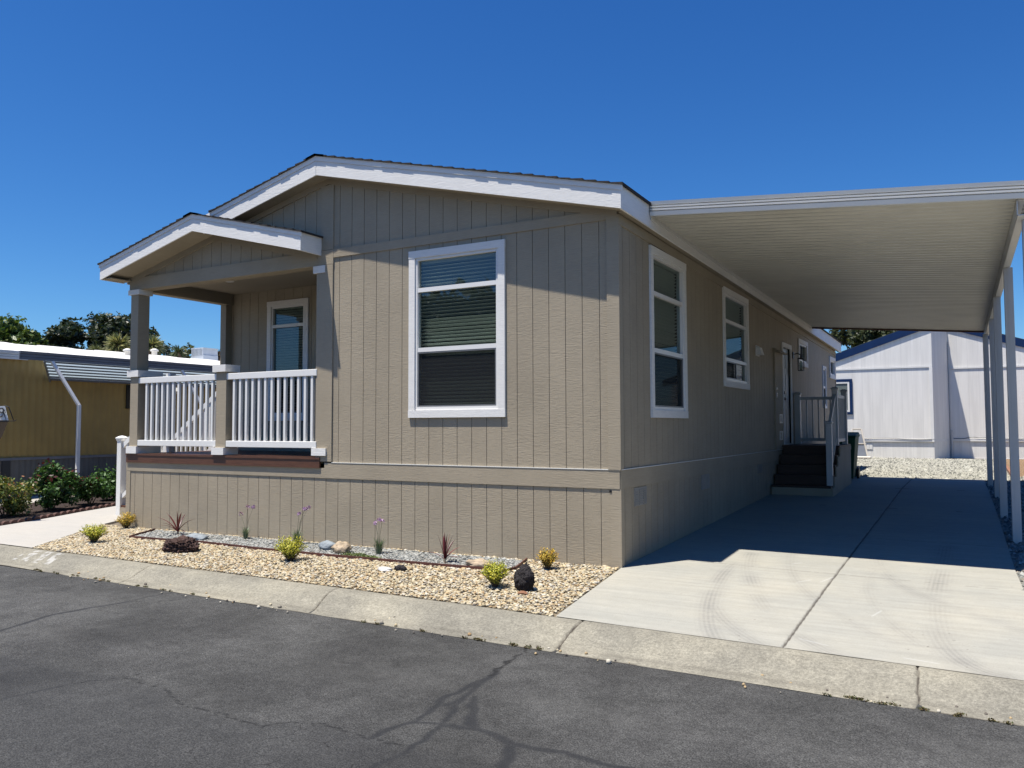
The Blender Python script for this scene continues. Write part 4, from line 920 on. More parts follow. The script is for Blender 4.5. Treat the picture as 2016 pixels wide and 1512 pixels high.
def gutter(x, y0, y1, z0, hgt, mat, nm):
    pr = [(0, 0), (.03, 0), (.03, .3), (.02, .33), (.035, .36), (.035, .62), (.025, .66), (.045, .7), (.05, 1.), (0, 1.)]; n = len(pr); mb = MB(); 
    mb.v = [(x+d, y, z0+z*hgt) for y in (y0, y1) for d, z in pr]; mb.f = [(i, (i+1) % n, n+(i+1) % n, n+i) for i in range(n)]+[tuple(range(n)), tuple(range(2*n-1, n-1, -1))]; mb.build(nm, mat, YH)
gutter(xw+.07, -1.3, 2.0, 2.93, .16, 'metal_white', 'gutter'); 
xg = -13.55
gutter(xg, 1.33, 16.5, 2.87, .17, 'grey_steel', 'awning_gutter')
t = NT('fibreglass_sheet'); df = t.n('ShaderNodeBsdfDiffuse', {'Color': (.62, .70, .76, 1)}); tl = t.n('ShaderNodeBsdfTranslucent', {'Color': (.50, .62, .72, 1)}); mx = t.n('ShaderNodeMixShader', {0: .38, 1: df.outputs[0], 2: tl.outputs[0]}); t.t.links.new(mx.outputs[0], t.out.inputs[0])
AP = lambda f_, y: (xg+.02+(xw-xg-.02)*f_, y, 2.90+(2.53-2.90)*f_)
V = []
for f_ in np.linspace(0, 1, 9): V += [AP(f_, 1.85+.7*f_), AP(f_, 16.4)]
npmesh('awning_panel', V, [(2*i, 2*i+1, 2*i+3, 2*i+2) for i in range(8)], t.m, YH)
m = MB()
for k in range(7):
    f_ = (k+.5)/7; a_ = Vector(AP(f_, 1.85+.7*f_)); b_ = Vector(AP(f_, 16.4)); m.bar(a_+Vector((0, 0, -.02)), b_+Vector((0, 0, -.02)), .05, .03)
m.bar(Vector(AP(.02, 1.85))+Vector((0, 0, -.03)), Vector(AP(1, 2.55))+Vector((0, 0, -.03)), .03, .05); m.build('awning_ribs', 'grey_steel', YH)
for k, y in enumerate((2.42, 5.62, 9.2)):
    m = MB(); m.box(-13.25, -13.19, y-.032, y+.032, -.1, 1.96); m.bar((-13.22, y, 1.945), (-13.52, y-.42, 2.86), .058, .055, up=(1, 0, 0)); m.build('awning_post', 'vinyl', YH)
m = MB(); m.box(xw+.0, xw+.03, 4.40, 5.6, 1.93, 2.50); m.build('window', simple('dark_window', (.012, .013, .014), .1), YH)
for px_, dp in ((251, 20.6), (304, 22.3)):
    p = far(px_, 690, dp); MB().lathe((p[0], p[1], p[2]-.12), [(.07, 0), (.07, .09), (.11, .10), (.10, .14), (.04, .17)], 14).build('roof_vent', 'old_white', YH, smooth=True)
p = far(403, 702, 27.5); m = MB(); m.box(p[0]-.3, p[0]+.3, p[1]-.3, p[1]+.3, p[2]-.3, p[2]+.02)
for i in range(9): m.box(p[0]-.28+i*.065, p[0]-.25+i*.065, p[1]-.31, p[1]+.31, p[2]+.02, p[2]+.24)
m.box(p[0]-.3, p[0]+.3, p[1]-.31, p[1]+.31, p[2]+.24, p[2]+.27); m.build('rooftop_cooler', 'light_steel', YH)

GN = empty('skylight_blocker_house', (11, 7, .2), 'added olive-sided house out of view on the right, put there to block skylight', 'house')  # unseen house, added to keep skylight off the side wall and shaded driveway
V, F = ribbed(7.9, -.5, 16.5, -.1, 3.6, .2, .01); npmesh('wall', V, F, simple('olive_siding', (.10, .088, .06), .7), GN)
m = MB(); m.face([(7.9, -.5, -.1), (14, -.5, -.1), (14, -.5, 3.6), (10.9, -.5, 4.4), (7.9, -.5, 3.6)]); m.face([(7.9, 16.5, -.1), (14, 16.5, -.1), (14, 16.5, 3.6), (10.9, 16.5, 4.4), (7.9, 16.5, 3.6)]); m.face([(14, -.5, -.1), (14, 16.5, -.1), (14, 16.5, 3.6), (14, -.5, 3.6)]); m.build('end_wall', simple('olive_siding_end', (.10, .088, .06), .7), GN)
m = MB(); m.hexa([(7.5, -.8, 3.55), (10.9, -.8, 4.45), (10.9, 16.8, 4.45), (7.5, 16.8, 3.55), (7.5, -.8, 3.65), (10.9, -.8, 4.55), (10.9, 16.8, 4.55), (7.5, 16.8, 3.65)]); m.hexa([(10.9, -.8, 4.45), (14.4, -.8, 3.55), (14.4, 16.8, 3.55), (10.9, 16.8, 4.45), (10.9, -.8, 4.55), (14.4, -.8, 3.65), (14.4, 16.8, 3.65), (10.9, 16.8, 4.55)]); m.build('roof', 'shingle', GN)

# ------------------------------------------------------------------ lantern sign, far left
LP = empty('lantern_sign', (-8.90, -1.5, -.07), 'black post lantern with a pale plate and curly numeral, cut by the left photo edge', 'lamp')
lc = far(-8, 829, 13.3); cx, cy, cz = float(lc[0]), float(lc[1]), float(lc[2])
LP.location = (cx, cy, g(cx, cy))
def LW(mb):      # lamp built facing +n, then turned to face the lane
    mb.v = [(cx+1.157*(.47*x+.88*y), cy+1.157*(.88*x-.47*y), cz+1.157*z) for x, y, z in mb.v]; return mb
LW(MB().tube([(0, 0, -cz-.2), (0, 0, -.26)], .028, 10)).build('post', 'black', LP)
LW(MB().lathe((0, 0, -.26), [(.04, 0), (.085, .01), (.11, .04), (.205, .25)], 4, True)).build('lamp_glass', 'amber_glass', LP)
m = MB(); m.lathe((0, 0, -.008), [(.22, 0), (.22, .014)], 4, True); m.tube([(.14, .15, .0), (.22, .15, .0), (.245, .15, .02)], .006, 6)
m.tube([(.09, .10, .215), (.145, .12, .20), (.175, .14, .12), (.21, .15, .01)], .007, 6); m.tube([(.12, .145, .01), (.095, .13, .10)], .006, 6); LW(m).build('lamp_top', 'black', LP)
LW(MB().prism([(-.15, .15, .01), (.15, .15, .01), (.105, .11, .21), (-.105, .11, .21)], (0, -.012, 0))).build('number_plate', simple('mottled_plate', (.62, .64, .64), .35, vs=22, va=.35), LP)
m = MB(); nf = lambda u, z: (u, .166-.2*(z-.01), z)
for ox in (.06, -.02):
    m.tube([nf(ox+.025*math.cos(t_), .15+.03*math.sin(t_)) for t_ in np.linspace(0, 2*math.pi, 18)], .0085, 6, False)
    m.tube([nf(ox+.025, .15), nf(ox+.026, .11), nf(ox+.012, .07), nf(ox-.015, .055), nf(ox-.03, .07)], .0085, 6)
m.tube([nf(.095, .16), nf(.11, .12), nf(.10, .09), nf(.085, .11)], .005, 6); LW(m).build('numeral', 'black', LP)

# ------------------------------------------------------------------ foliage helpers
def leafcloud(blobs, n, size, pal, shell=.55, aspect=.5, droop=.2, seed=0, gaps=.0, up=.5):
    """blobs [(x,y,z,rx,ry,rz)]; returns V,F,C of folded leaf quads"""
    r = np.random.default_rng(seed); B = np.array(blobs, float); vol = B[:, 3]*B[:, 4]*B[:, 5]; w = vol**.67; w /= w.sum()
    bi = r.choice(len(B), n, p=w); d = r.standard_normal((n, 3)); d /= np.linalg.norm(d, axis=1)[:, None]
    rad = shell+(1-shell)*r.random(n)**.6; lump = 1+.22*np.sin(d[:, 0]*7+bi)+.18*np.sin(d[:, 1]*9+bi*2+d[:, 2]*6)
    P = B[bi, :3]+d*(rad*lump)[:, None]*B[bi, 3:6]
    if gaps:
        k = (np.sin(P[:, 0]*5/gaps)+np.sin(P[:, 1]*5/gaps+1)+np.sin(P[:, 2]*6/gaps+2)) < 1.1; P = P[k]; d = d[k]; bi = bi[k]; n = len(P)
    nrm = d*.6+r.standard_normal((n, 3))*.7+np.array([0, 0, up]); nrm /= np.linalg.norm(nrm, axis=1)[:, None]
    a = np.cross(nrm, r.standard_normal((n, 3))); a /= np.linalg.norm(a, axis=1)[:, None]; b = np.cross(nrm, a)
    L = size*r.lognormal(0, .25, n)[:, None]; W = L*aspect
    V = np.stack([P-a*L, P+b*W-nrm*W*.3, P+a*L-nrm*L*droop, P-b*W-nrm*W*.3], 1)
    pal = np.array(pal); C = pal[r.integers(0, len(pal), n)]*r.uniform(.7, 1.3, (n, 1))
    cl = .8+.4*r.random(len(B)); C = C*cl[bi][:, None]
    F = np.arange(n*4).reshape(n, 4); return V.reshape(-1, 3), F, np.repeat(C, 4, 0)
def cluster(c, R_, n, r0, seed, flat=.8):
    r = random.Random(seed); out = []
    for i in range(n):
        t = r.uniform(0, 6.283); q = r.random()**.5; h = r.uniform(-1, 1)
        k = math.sqrt(max(0, 1-h*h*.8)); s = r0*r.uniform(.7, 1.25)
        out.append((c[0]+R_[0]*q*k*math.cos(t), c[1]+R_[1]*q*k*math.sin(t), c[2]+R_[2]*h, s, s, s*flat))
    return out
def tree(name, base, blobs, n, size, pal, label, seed, group=None, trunk=.18, cat='tree', **kw):
    t = empty(name, tuple(base), label, cat, group); b = Vector(base); bl = blobs
    cz = sum(q[2] for q in bl)/len(bl); cxm = sum(q[0] for q in bl)/len(bl); cym = sum(q[1] for q in bl)/len(bl)
    zlo = min(q[2] for q in bl); m = MB(); fork = Vector((b.x*.5+cxm*.5, b.y*.5+cym*.5, max(b.z+.3, zlo*.6+b.z*.4)))
    m.tube([b, (b+fork)/2+Vector((.05, 0, 0)), fork], [trunk, trunk*.8, trunk*.65], 8)
    for q in bl[::max(1, len(bl)//9)]:
        e = Vector(q[:3]); m.tube([fork, fork.lerp(e, .5)+Vector((0, 0, -.05*(e-fork).length)), e], [trunk*.5, trunk*.3, trunk*.08], 6)
    m.build('trunk', 'bark', t)
    V, F, C = leafcloud(bl, n, size, pal, seed=seed, **kw); npmesh('crown', V, F, 'leaf', t, col=C)
    return t
OAK = [(.030, .048, .022), (.040, .058, .026), (.022, .036, .018), (.055, .070, .03)]
LIME = [(.10, .15, .03), (.07, .12, .025), (.14, .18, .04)]
OLIVE = [(.12, .13, .04), (.16, .15, .05), (.08, .10, .03)]

def bgtree(name, px0, px1, ytop, dep, pal, label, seed, n=9000, size=.10, nb=30, zb=2.2, group='trees behind the ochre house', **kw):
    a = far((px0+px1)/2, ytop, dep); wpx = (px1-px0)/FOC*dep/2; top = a[2]; R3 = (wpx*.82, wpx*.7, (top-zb)/2*.80); c = (a[0], a[1], (top+zb)/2)
    bl = cluster(c, R3, nb, max(wpx*.36, .3), seed)
    bl = [(x, y, min(z, top-min(w, .9)*.9), min(q, 1.2), min(q, 1.2), min(w, .9)) for x, y, z, q, _, w in bl]
    return tree(name, (a[0], a[1], .2), bl, n, size, pal, label, seed, group=group, **kw)
bgtree('broadleaf_tree', -70, 70, 624, 31, LIME, 'bright green tree at the far left behind the white roof', 1, size=.11)
bgtree('broadleaf_tree', 10, 105, 644, 29, LIME, 'lower bright green tree beside the far left one', 2, size=.11)
bgtree('oak_tree', 70, 190, 624, 36, OAK, 'dark green oak left of the pair behind the white roof', 3, n=12000, size=.10, gaps=1.0)
bgtree('oak_tree', 135, 290, 620, 38, OAK, 'dark green oak right of the pair, beside the porch column', 4, n=14000, size=.10, gaps=1.0)
bgtree('slender_tree', 228, 272, 608, 42, OAK, 'thin wispy tree poking above the oaks next to the porch column', 5, n=2200, size=.09, nb=10, gaps=.7)
bgtree('oak_tree', 250, 330, 640, 38, OAK, 'dark tree just right of the porch column', 6, n=6000, size=.09, gaps=.9)
bgtree('conifer_tree', 310, 345, 668, 34, [(.04, .065, .045), (.055, .08, .06)], 'small bluish tree seen through the porch', 7, n=2500, size=.06, gaps=.7)
bgtree('loose_tree', 346, 386, 673, 36, OLIVE, 'thin yellow-green tree seen through the porch', 8, n=1800, size=.09, gaps=.6)
bgtree('loose_tree', 384, 404, 684, 37, OLIVE, 'small sparse shrub tree left of the rooftop cooler', 9, n=800, size=.08, nb=8, gaps=.6)
bgtree('copper_tree', 412, 462, 678, 33, [(.09, .045, .03), (.06, .06, .025), (.13, .07, .04)], 'reddish-green tree right of the rooftop cooler', 10, n=5000, size=.08)
bgtree('laurel_tree', 1615, 1770, 628, 44, [(.03, .045, .018), (.045, .055, .02), (.07, .08, .03)], 'glossy dark tree rising behind the white house roof', 11, n=15000, size=.12, group=None)
def yucca(px, py, dep, rad, n, label, seed, pal, zc=None):
    c = Vector(far(px, py, dep)); t = empty('yucca_tree', (c.x, c.y, .2), label, 'tree'); r = random.Random(seed)
    MB().tube([(c.x, c.y, .1), (c.x, c.y, c.z)], [.16, .11], 8).build('trunk', 'bark', t)
    V = []; F = []; C = []
    for i in range(n):
        th = r.uniform(0, 6.283); ph = math.asin(r.uniform(-.75, 1)); L = rad*r.uniform(.75, 1.1); d = Vector((math.cos(th)*math.cos(ph), math.sin(th)*math.cos(ph), math.sin(ph)))
        s = d.cross(Vector((r.uniform(-1, 1), r.uniform(-1, 1), 1))).normalized(); w = rad*.05; k = len(V)
        p1 = c+d*L*.5+Vector((0, 0, .0)); p2 = c+d*L+Vector((0, 0, -.12*L)); p0 = c+d*.03
        V += [tuple(p0-s*w*.6), tuple(p0+s*w*.6), tuple(p1+s*w), tuple(p1-s*w), tuple(p2+s*w*.1), tuple(p2-s*w*.1)]; F += [(k, k+1, k+2, k+3), (k+3, k+2, k+4, k+5)]
        cc = pal[r.randrange(len(pal))]; C += [cc]*6
    npmesh('crown', V, F, 'blade', t, col=C)
YP = [(.27, .27, .10), (.17, .19, .08), (.42, .38, .16), (.10, .12, .05)]
yucca(233, 679, 24, .44, 420, 'spiky yellow-green yucca with round head left of the porch column', 1, YP)
yucca(300, 680, 25, .42, 300, 'yucca half hidden right of the porch column', 2, YP)
yucca(350, 694, 27, .32, 220, 'small spiky yucca seen through the porch', 3, [(.07, .10, .05), (.10, .13, .06)])
yucca(190, 692, 25, .3, 200, 'low yucca clump left of the round-headed yucca', 4, [(.10, .12, .05), (.15, .16, .06)])

# shrubs on the left
def shrub(name, x, y, rx, ry, h, n, size, pal, label, seed, n2=0, pal2=None, stems=6, cat='shrub', group='shrubs by the walkway'):
    z = g(x, y); t = empty(name, (x, y, z), label, cat, group); r = random.Random(seed); bl = cluster((x, y, z+h*.56), (rx*.7, ry*.7, h*.34), 16, min(rx, h)*.34, seed)
    m = MB()
    for i in range(stems):
        q = bl[i % len(bl)]; m.tube([(x+r.uniform(-.05, .05), y+r.uniform(-.05, .05), z-.03), ((x+q[0])/2, (y+q[1])/2, z+h*.3), (q[0], q[1], q[2])], [.012, .009, .004], 5)
    m.build('stem', 'bark', t)
    V, F, C = leafcloud(bl, n, size, pal, shell=.25, seed=seed, aspect=.55)
    if n2:
        top = [q for q in bl if q[2] > z+h*.55] or bl
        V2, F2, C2 = leafcloud([(a, b, c_+.03, d*1.05, e*1.05, f_*1.2) for a, b, c_, d, e, f_ in top], n2, size, pal2, shell=.8, seed=seed+50, aspect=.55)
        V = np.concatenate([V, V2]); F = np.concatenate([F, F2+len(C)]); C = np.concatenate([C, C2])
    npmesh('foliage', V, F, 'leaf', t, col=C); return t
ROSE = [(.045, .10, .02), (.07, .15, .03), (.03, .07, .018), (.10, .20, .05)]
RED = [(.10, .012, .012), (.06, .015, .015), (.13, .03, .02)]
shrub('rose_bush', -11.35, .75, .52, .55, .78, 4200, .034, ROSE, 'tall rose bush with dark red new leaves, in front of the awning post', 21, 170, RED)
shrub('rose_bush', -11.65, 2.45, .6, .75, .66, 4200, .034, ROSE, 'lower green rose bush right beside the newel post', 22, 25, RED)
shrub('rose_bush', -11.4, 1.55, .45, .5, .58, 2600, .034, ROSE, 'small rose bush between the tall and the lower one', 23, 60, RED)
shrub('flowering_shrub', -11.2, -.15, .55, .5, .66, 3600, .028, [(.16, .20, .04), (.10, .15, .04), (.25, .22, .06)], 'loose yellow-green shrub at the left edge of the walkway', 24, 90, [(.35, .16, .05), (.4, .2, .1)])
shrub('flowering_shrub', -11.9, -.6, .5, .45, .62, 2200, .026, [(.10, .16, .06), (.07, .12, .04), (.15, .2, .08)], 'pale green shrub cut by the left photo edge', 25, 60, [(.2, .3, .3)])
sheet('soil_bed', [(-10.05, -1.7), (-10.2, -.6), (-10.4, .1), (-10.65, .9), (-10.95, 2.2), (-11.2, 4.2), (-12.9, 4.2), (-12.9, -1.7)], 'soil', .002)
sheet('neighbour_drive', [(-12.9, -1.8), (-12.9, 17), (xw, 17), (xw, -1.8)], 'walk', .004)
m = MB(); se = empty('scalloped_edging', (-10.4, .2, 0), 'row of low brown scalloped edging stones along the left of the walkway', 'edging')
lp = np.array([(-9.95, -1.7), (-10.06, -1.2), (-10.21, -.6), (-10.41, .1), (-10.66, .9), (-10.96, 2.2), (-11.1, 3.2)]); seg = np.hypot(*np.diff(lp, axis=0).T); cum = np.concatenate([[0], np.cumsum(seg)])
for s in np.arange(0, cum[-1], .15):
    x = np.interp(s, cum, lp[:, 0]); y = np.interp(s, cum, lp[:, 1]); m.tube([(x-.035, y, g(x, y)+.005), (x+.035, y, g(x, y)+.005)], .055, 10)
m.build('edging_stones', 'scallop', se)

# ------------------------------------------------------------------ plants and stones of the front bed
def feather(x, y, r_, h, n, pal, label, seed, cat='shrub'):
    z = g(x, y); t = empty('feathery_shrub', (x, y, z), label, cat, 'small yellow shrubs in the front gravel'); r = random.Random(seed); V = []; F = []; C = []; m = MB()
    for i in range(n):
        th = r.uniform(0, 6.283); lean = r.random()**.62*1.32; d = Vector((math.cos(th)*math.sin(lean), math.sin(th)*math.sin(lean), math.cos(lean)))
        L = (h*math.cos(lean)**.5 if lean < 1.3 else h*.5)*r.uniform(.6, 1.08)+r_*math.sin(lean)*.25
        p0 = Vector((x+r.uniform(-.02, .02), y+r.uniform(-.02, .02), z)); p1 = p0+Vector((d.x*r_*1.0, d.y*r_*1.0, 0))*.95+Vector((0, 0, L))
        m.tube([p0, p0.lerp(p1, .5)+Vector((0, 0, .02)), p1], [.0022, .0018, .001], 4, False)
        for j in range(20):
            f_ = .2+.8*j/19; q = p0.lerp(p1, f_)+Vector((0, 0, .02*math.sin(f_*3.14))); a = Vector((r.gauss(0, 1), r.gauss(0, 1), r.gauss(.5, .6))).normalized(); s = a.cross(d).normalized(); ln = r.uniform(.014, .030); w = ln*.22; k = len(V)
            V += [tuple(q-s*w*.5), tuple(q+a*ln*.5+s*w), tuple(q+a*ln), tuple(q+a*ln*.5-s*w)]; F.append((k, k+1, k+2, k+3))
            cc = np.array(pal[r.randrange(len(pal))])*r.uniform(.7, 1.25)*(.72+.4*f_); C += [tuple(cc)]*4
    m.build('stem', 'bark', t); npmesh('foliage', V, F, 'leaf', t, col=C)
YEL = [(.60, .56, .05), (.50, .50, .06), (.34, .40, .05), (.72, .64, .08)]
ORG = [(.70, .44, .06), (.78, .56, .10), (.55, .34, .06), (.50, .42, .08)]
feather(-7.10, -1.20, .19, .23, 130, YEL, 'yellow-green feathery shrub next to the walkway', 1)
feather(-7.95, -.13, .15, .23, 110, ORG, 'orange-tipped feathery shrub at the left corner of the skirting', 2)
feather(-3.60, -1.10, .20, .27, 150, YEL, 'yellow-green feathery shrub in the middle of the bed, before the edging', 3)
feather(-.77, -1.28, .15, .24, 140, YEL, 'yellow-green feathery shrub beside the black lava rock', 4)
feather(-.68, -.36, .12, .21, 100, ORG, 'small orange-yellow feathery shrub close to the skirting at the right', 5)
def cordyline(x, y, blades, label, seed, tilt0=0):
    z = g(x, y); t = empty('cordyline', (x, y, z), label, 'plant', 'red cordylines'); r = random.Random(seed); V = []; F = []; C = []
    for i, (az, lean, L) in enumerate(blades):
        d = Vector((math.cos(az), math.sin(az), 0)); s = Vector((-math.sin(az), math.cos(az), 0)); k0 = len(V); N = 9; col = np.array([(.13, .022, .03), (.09, .02, .028), (.18, .045, .045)][i % 3])
        for j in range(N):
            f_ = j/(N-1); ang = lean*(.75+.5*f_); q = Vector((x, y, z+.02+.002*i))+d*(L*f_*math.sin(ang))+Vector((0, 0, L*f_*math.cos(ang)))
            w = .012*math.sin(math.pi*min(1, .18+.82*f_))**.8*(1 if f_ < 1 else .05)+.0006; cup = d*(-w*.35)
            V += [tuple(q-s*w), tuple(q+Vector((0, 0, -w*.4))), tuple(q+s*w)]; C += [tuple(col*1.2), tuple(col*.7), tuple(col*1.2)]
        for j in range(N-1): k = k0+3*j; F += [(k, k+1, k+4, k+3), (k+1, k+2, k+5, k+4)]
    npmesh('leaf_blades', V, F, 'blade', t, col=C, smooth=True)
    MB().tube([(x, y, z-.02), (x, y, z+.05)], .014, 8).build('stem', 'tan_stone', t)
rr = random.Random(3)
cordyline(-6.62, -.25, [(rr.uniform(-3.14, 3.14), l, L) for l, L in ((.05, .33), (.15, .31), (.22, .32), (.3, .33), (.35, .30), (.45, .34), (.5, .30), (.7, .36), (.85, .34), (.95, .33), (1.1, .22), (1.2, .2))]+[(3.6, .8, .38), (.1, .85, .40), (-.5, .5, .34)], 'wide-spread red cordyline behind the brown lava rock', 1)
cordyline(-1.88, -.5, [(rr.uniform(-3.14, 3.14), l, L) for l, L in ((.03, .32), (.1, .31), (.16, .32), (.22, .31), (.26, .29), (.32, .29), (.4, .28), (.55, .26), (.8, .24), (.95, .22), (1.15, .19), (1.2, .18))], 'upright red cordyline at the right part of the grey bed', 2)
def garlic(x, y, n, h, stems, label, seed):
    z = g(x, y); t = empty('flowering_clump', (x, y, z), label, 'plant', 'purple-flowered grassy clumps'); r = random.Random(seed); V = []; F = []; C = []
    for i in range(n):
        th = r.uniform(0, 6.283); lean = r.random()*.55; L = h*r.uniform(.6, 1.1); d = Vector((math.cos(th), math.sin(th), 0)); s = Vector((-d.y, d.x, 0))*.0035; b = Vector((x, y, z))+d*r.uniform(0, .035); k = len(V)
        p1 = b+d*L*.35*math.sin(lean)+Vector((0, 0, L*.6)); p2 = b+d*L*1.1*math.sin(lean)+Vector((0, 0, L*math.cos(lean)))
        V += [tuple(b-s), tuple(b+s), tuple(p1+s), tuple(p1-s), tuple(p2)]; F += [(k, k+1, k+2, k+3)]; F += [(k+3, k+2, k+4, k+4)] if False else []
        k2 = len(V); V += [tuple(p1-s), tuple(p1+s), tuple(p2+s*.2), tuple(p2-s*.2)]; F.append((k2, k2+1, k2+2, k2+3))
        c_ = np.array(((.10, .15, .07), (.15, .20, .11), (.20, .24, .15))[i % 3])*r.uniform(.8, 1.2); C += [tuple(c_)]*9
    npmesh('grass_blades', V, F, 'blade', t, col=C)
    m = MB(); V = []; F = []; C = []
    for dx, dy, hh in stems:
        top = Vector((x+dx, y+dy, z+hh)); m.tube([(x, y, z+.02), (x+dx*.35, y+dy*.35, z+hh*.6), top], [.0028, .0024, .002], 5)
        for j in range(11):
            a = Vector((r.gauss(0, 1), r.gauss(0, 1), r.gauss(.4, .6))).normalized(); ctr = top+a*.022
            for q in range(5):
                s = a.cross(Vector((r.gauss(0, 1), r.gauss(0, 1), r.gauss(0, 1)))).normalized(); w = a.cross(s)*.0045; k = len(V)
                V += [tuple(ctr-w), tuple(ctr+w), tuple(ctr+s*.016+a*.005+w), tuple(ctr+s*.016+a*.005-w)]; F.append((k, k+1, k+2, k+3)); c_ = np.array((.55, .36, .58))*r.uniform(.75, 1.25); C += [tuple(c_)]*4
    m.build('flower_stem', simple('stem_green', (.13, .14, .08), .6), t); npmesh('flower_head', V, F, 'petal', t, col=C)
garlic(-5.36, -.16, 75, .17, [(-.12, .02, .33), (.0, .03, .43), (.14, .0, .44)], 'leftmost grassy clump with three pale purple flower heads', 1)
garlic(-4.38, -.2, 85, .20, [(.03, .0, .39), (.10, .03, .45), (.17, .02, .48), (.13, .0, .46)], 'grassy clump with the fullest purple flower heads, behind the middle yellow shrub', 2)
garlic(-2.93, -.34, 95, .19, [(-.05, .0, .36), (.0, .0, .40), (.03, .02, .38)], 'grassy clump with faded flower stalks right of the tan stone', 3)
def rock(x, y, sx_, sy_, sz_, mat, name, label, seed, rough=.25, sub=4, sink=.25, rz=0., freq=2.2, hf=0.):
    V0, F0 = ico(sub); z = g(x, y); out = []
    c_, s_ = math.cos(rz), math.sin(rz)
    for v in V0:
        p = Vector(v); d = 1+rough*mnoise.noise(p*freq*.6+Vector((seed*7, 0, 0)))+rough*.5*mnoise.noise(p*freq*2+Vector((0, seed*5, 0)))+hf*abs(mnoise.noise(p*9+Vector((seed, 0, 0))))-hf*.5*(mnoise.noise(p*16) > .15)
        q = p*d; a, b = q.x*sx_, q.y*sy_; out.append((x+a*c_-b*s_, y+a*s_+b*c_, z+q.z*sz_+sz_*(1-2*sink)))
    return npmesh(name, out, F0, mat, smooth=True, label=label, cat='rock')
rock(-5.38, -1.17, .23, .15, .10, 'lava_red', 'lava_rock', 'wide reddish-brown lava rock before the left cordyline', 1, .3, 4, .15, .2, hf=.30)
rock(-.46, -1.26, .092, .078, .135, 'lava_black', 'lava_rock', 'upright black lava rock between the yellow shrub and driveway', 2, .38, 4, .14, hf=.22, freq=2.0)
rock(-6.0, -.42, .17, .10, .05, 'slate', 'flat_stone', 'flat blue-grey stone just behind the brown lava rock', 3, .25, 3)
rock(-3.72, -.34, .12, .09, .075, 'slate', 'smooth_stone', 'smooth blue-grey stone at the left of the tan stone', 4, .25, 3)
rock(-3.42, -.44, .12, .09, .085, 'tan_stone', 'rough_stone', 'rough tan and orange stone right of the smooth grey stone', 5, .35, 3, hf=.1)
rock(-1.42, -.52, .17, .07, .055, 'tan_stone', 'long_stone', 'long tan stone lying on the edging by the right cordyline', 6, .3, 3, rz=-.15)
rock(-2.10, -1.0, .07, .05, .04, 'lava_black', 'small_rock', 'small dark rock lying on the tan gravel before the edging', 7, .35, 3, hf=.2)
rock(-2.27, -1.06, .10, .055, .022, 'pale_stone', 'white_stone', 'flat white stone beside the small dark rock', 8, .3, 3)
rock(-.40, -1.40, .05, .035, .018, 'timber', 'orange_chip', 'flat orange stone chip in front of the black lava rock', 9, .3, 2)
# edging board
ed = MB()
pts = [(-7.55, .0), (-7.32, -.1), (-7.02, -.73), (-6.3, -.70), (-5.65, -.64), (-4.6, -.70), (-3.44, -.71), (-2.2, -.68), (-1.02, -.64), (-.98, -.5), (-1.1, -.03)]
for a, b in zip(pts[:-1], pts[1:]):
    if a == pts[0]: continue
    ed.bar((a[0], a[1], g(*a)+.002), (b[0], b[1], g(*b)+.002), .012, .062)
ed.build('garden_edging', 'edging', label='thin red-brown edging board around the grey rock strip', cat='edging')
# low ground cover beside the third clump, weeds in the gutter
bl = [(-3.1, -.56, g(-3.1, -.56)+.015, .2, .09, .025), (-2.85, -.60, g(-2.85, -.6)+.015, .15, .07, .02)]
V, F, C = leafcloud(bl, 900, .012, [(.14, .19, .06), (.20, .24, .08), (.10, .14, .05)], shell=.3, seed=4); npmesh('ground_cover', V, F, 'leaf', col=C, label='low green ground cover at the edging near the third flowering clump', cat='ground cover', kind='stuff')
bl = []
for i in range(46):
    x = random.choice((random.uniform(-.3, .6), random.uniform(2.4, 3.4), random.uniform(-6.5, -3.5), random.uniform(-1.5, .4))); bl.append((x, float(yb(x))+.01+random.uniform(-.02, .02), -.19, .035, .014, .010))
V, F, C = leafcloud(bl, 1800, .007, [(.12, .10, .04), (.20, .16, .07), (.10, .06, .03), (.08, .10, .03)], shell=.2, seed=9); npmesh('gutter_weeds', V, F, 'leaf', col=C, label='dry weeds and leaf litter in the joint between curb and asphalt', cat='weeds', kind='stuff')

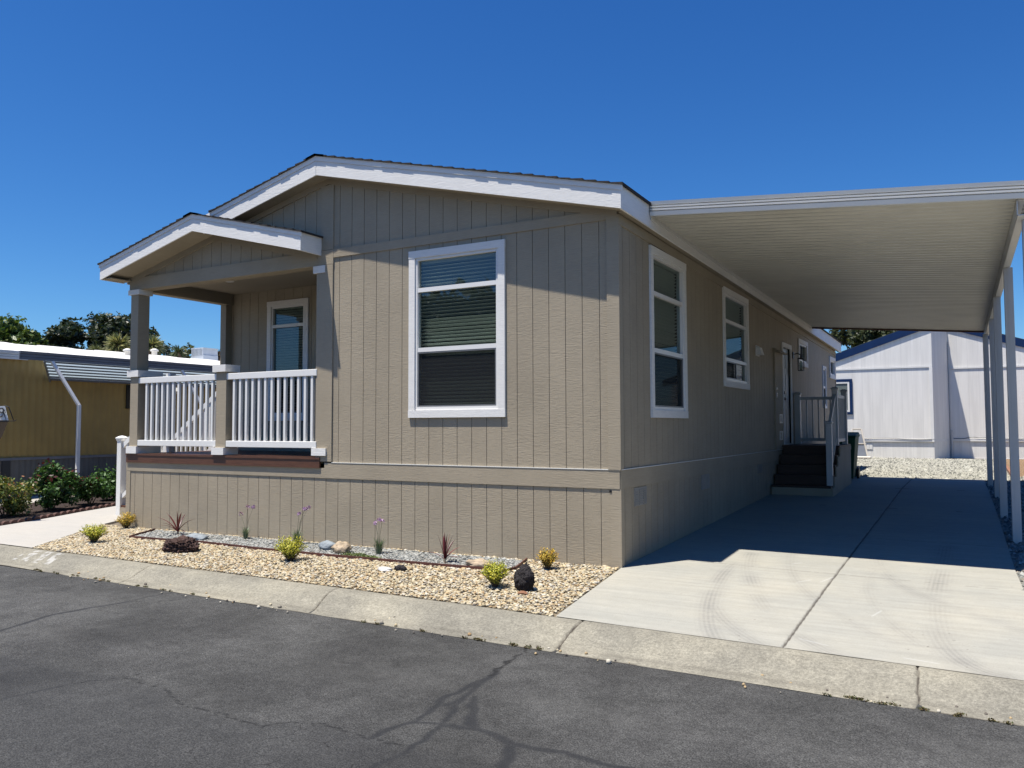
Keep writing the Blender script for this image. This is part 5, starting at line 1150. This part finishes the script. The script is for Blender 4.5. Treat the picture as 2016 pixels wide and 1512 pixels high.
# ------------------------------------------------------------------ trees across the street (mirrored in the windows)
for i, (x, y, h) in enumerate(((-12, -27, 8.3), (-6, -29, 9.2), (-17.5, -26, 7.9), (-23, -30, 8.8), (-1, -31, 8.4))):
    bl = cluster((x, y, h*.55), (3.0, 2.2, h*.36), 30, 1.25, 60+i); bl = [(a, b, c_, d, e, f_) for a, b, c_, d, e, f_ in bl]
    tree('street_tree', (x, y, -.3), bl, 9000, .20, OAK, ['first', 'second', 'third', 'fourth', 'fifth'][i]+' dark tree across the street, mirrored in the front window', 70+i, group='trees across the street')

# ------------------------------------------------------------------ light
W = bpy.data.worlds.new('World'); SC.world = W; W.use_nodes = True; nt = W.node_tree
bg = nt.nodes['Background']; sky = nt.nodes.new('ShaderNodeTexSky'); sky.sky_type = 'NISHITA'; sky.sun_disc = False
ds = Vector((-.174, -.245, 1)).normalized(); el = math.asin(ds.z); az = math.atan2(ds.x, ds.y)
sky.sun_elevation = el; sky.sun_rotation = az; sky.air_density = 1.0; sky.dust_density = .1; sky.ozone_density = 3.0; sky.altitude = 100
sp_ = nt.nodes.new('ShaderNodeSeparateColor'); hs = nt.nodes.new('ShaderNodeCombineColor'); nt.links.new(sky.outputs[0], sp_.inputs[0])
K = .05*2**.45     # deep clear-day blue: per-channel grade put on the sky colour
for i, (a_, p_) in enumerate(((1.70, 1.62), (1.63, 1.26), (1.84, 1.035))):
    pw = nt.nodes.new('ShaderNodeMath'); pw.operation = 'POWER'; pw.inputs[1].default_value = p_
    ml = nt.nodes.new('ShaderNodeMath'); ml.operation = 'MULTIPLY'; ml.inputs[1].default_value = a_*K**(p_-1)
    nt.links.new(sp_.outputs[i], pw.inputs[0]); nt.links.new(pw.outputs[0], ml.inputs[0]); nt.links.new(ml.outputs[0], hs.inputs[i])
nt.links.new(hs.outputs[0], bg.inputs[0]); bg.inputs[1].default_value = .05
sl_ = bpy.data.lights.new('sun', 'SUN'); sl_.energy = 5.0; sl_.angle = R(.5); sl_.color = (1, .95, .87)
so = bpy.data.objects.new('sun', sl_); COL.objects.link(so); so.rotation_euler = ds.to_track_quat('Z', 'Y').to_euler()
SC.view_settings.view_transform = 'Standard'; SC.view_settings.look = 'None'; SC.view_settings.exposure = .5; SC.view_settings.gamma = 1
SC.cycles.max_bounces = 8; SC.cycles.diffuse_bounces = 1; SC.cycles.transparent_max_bounces = 12
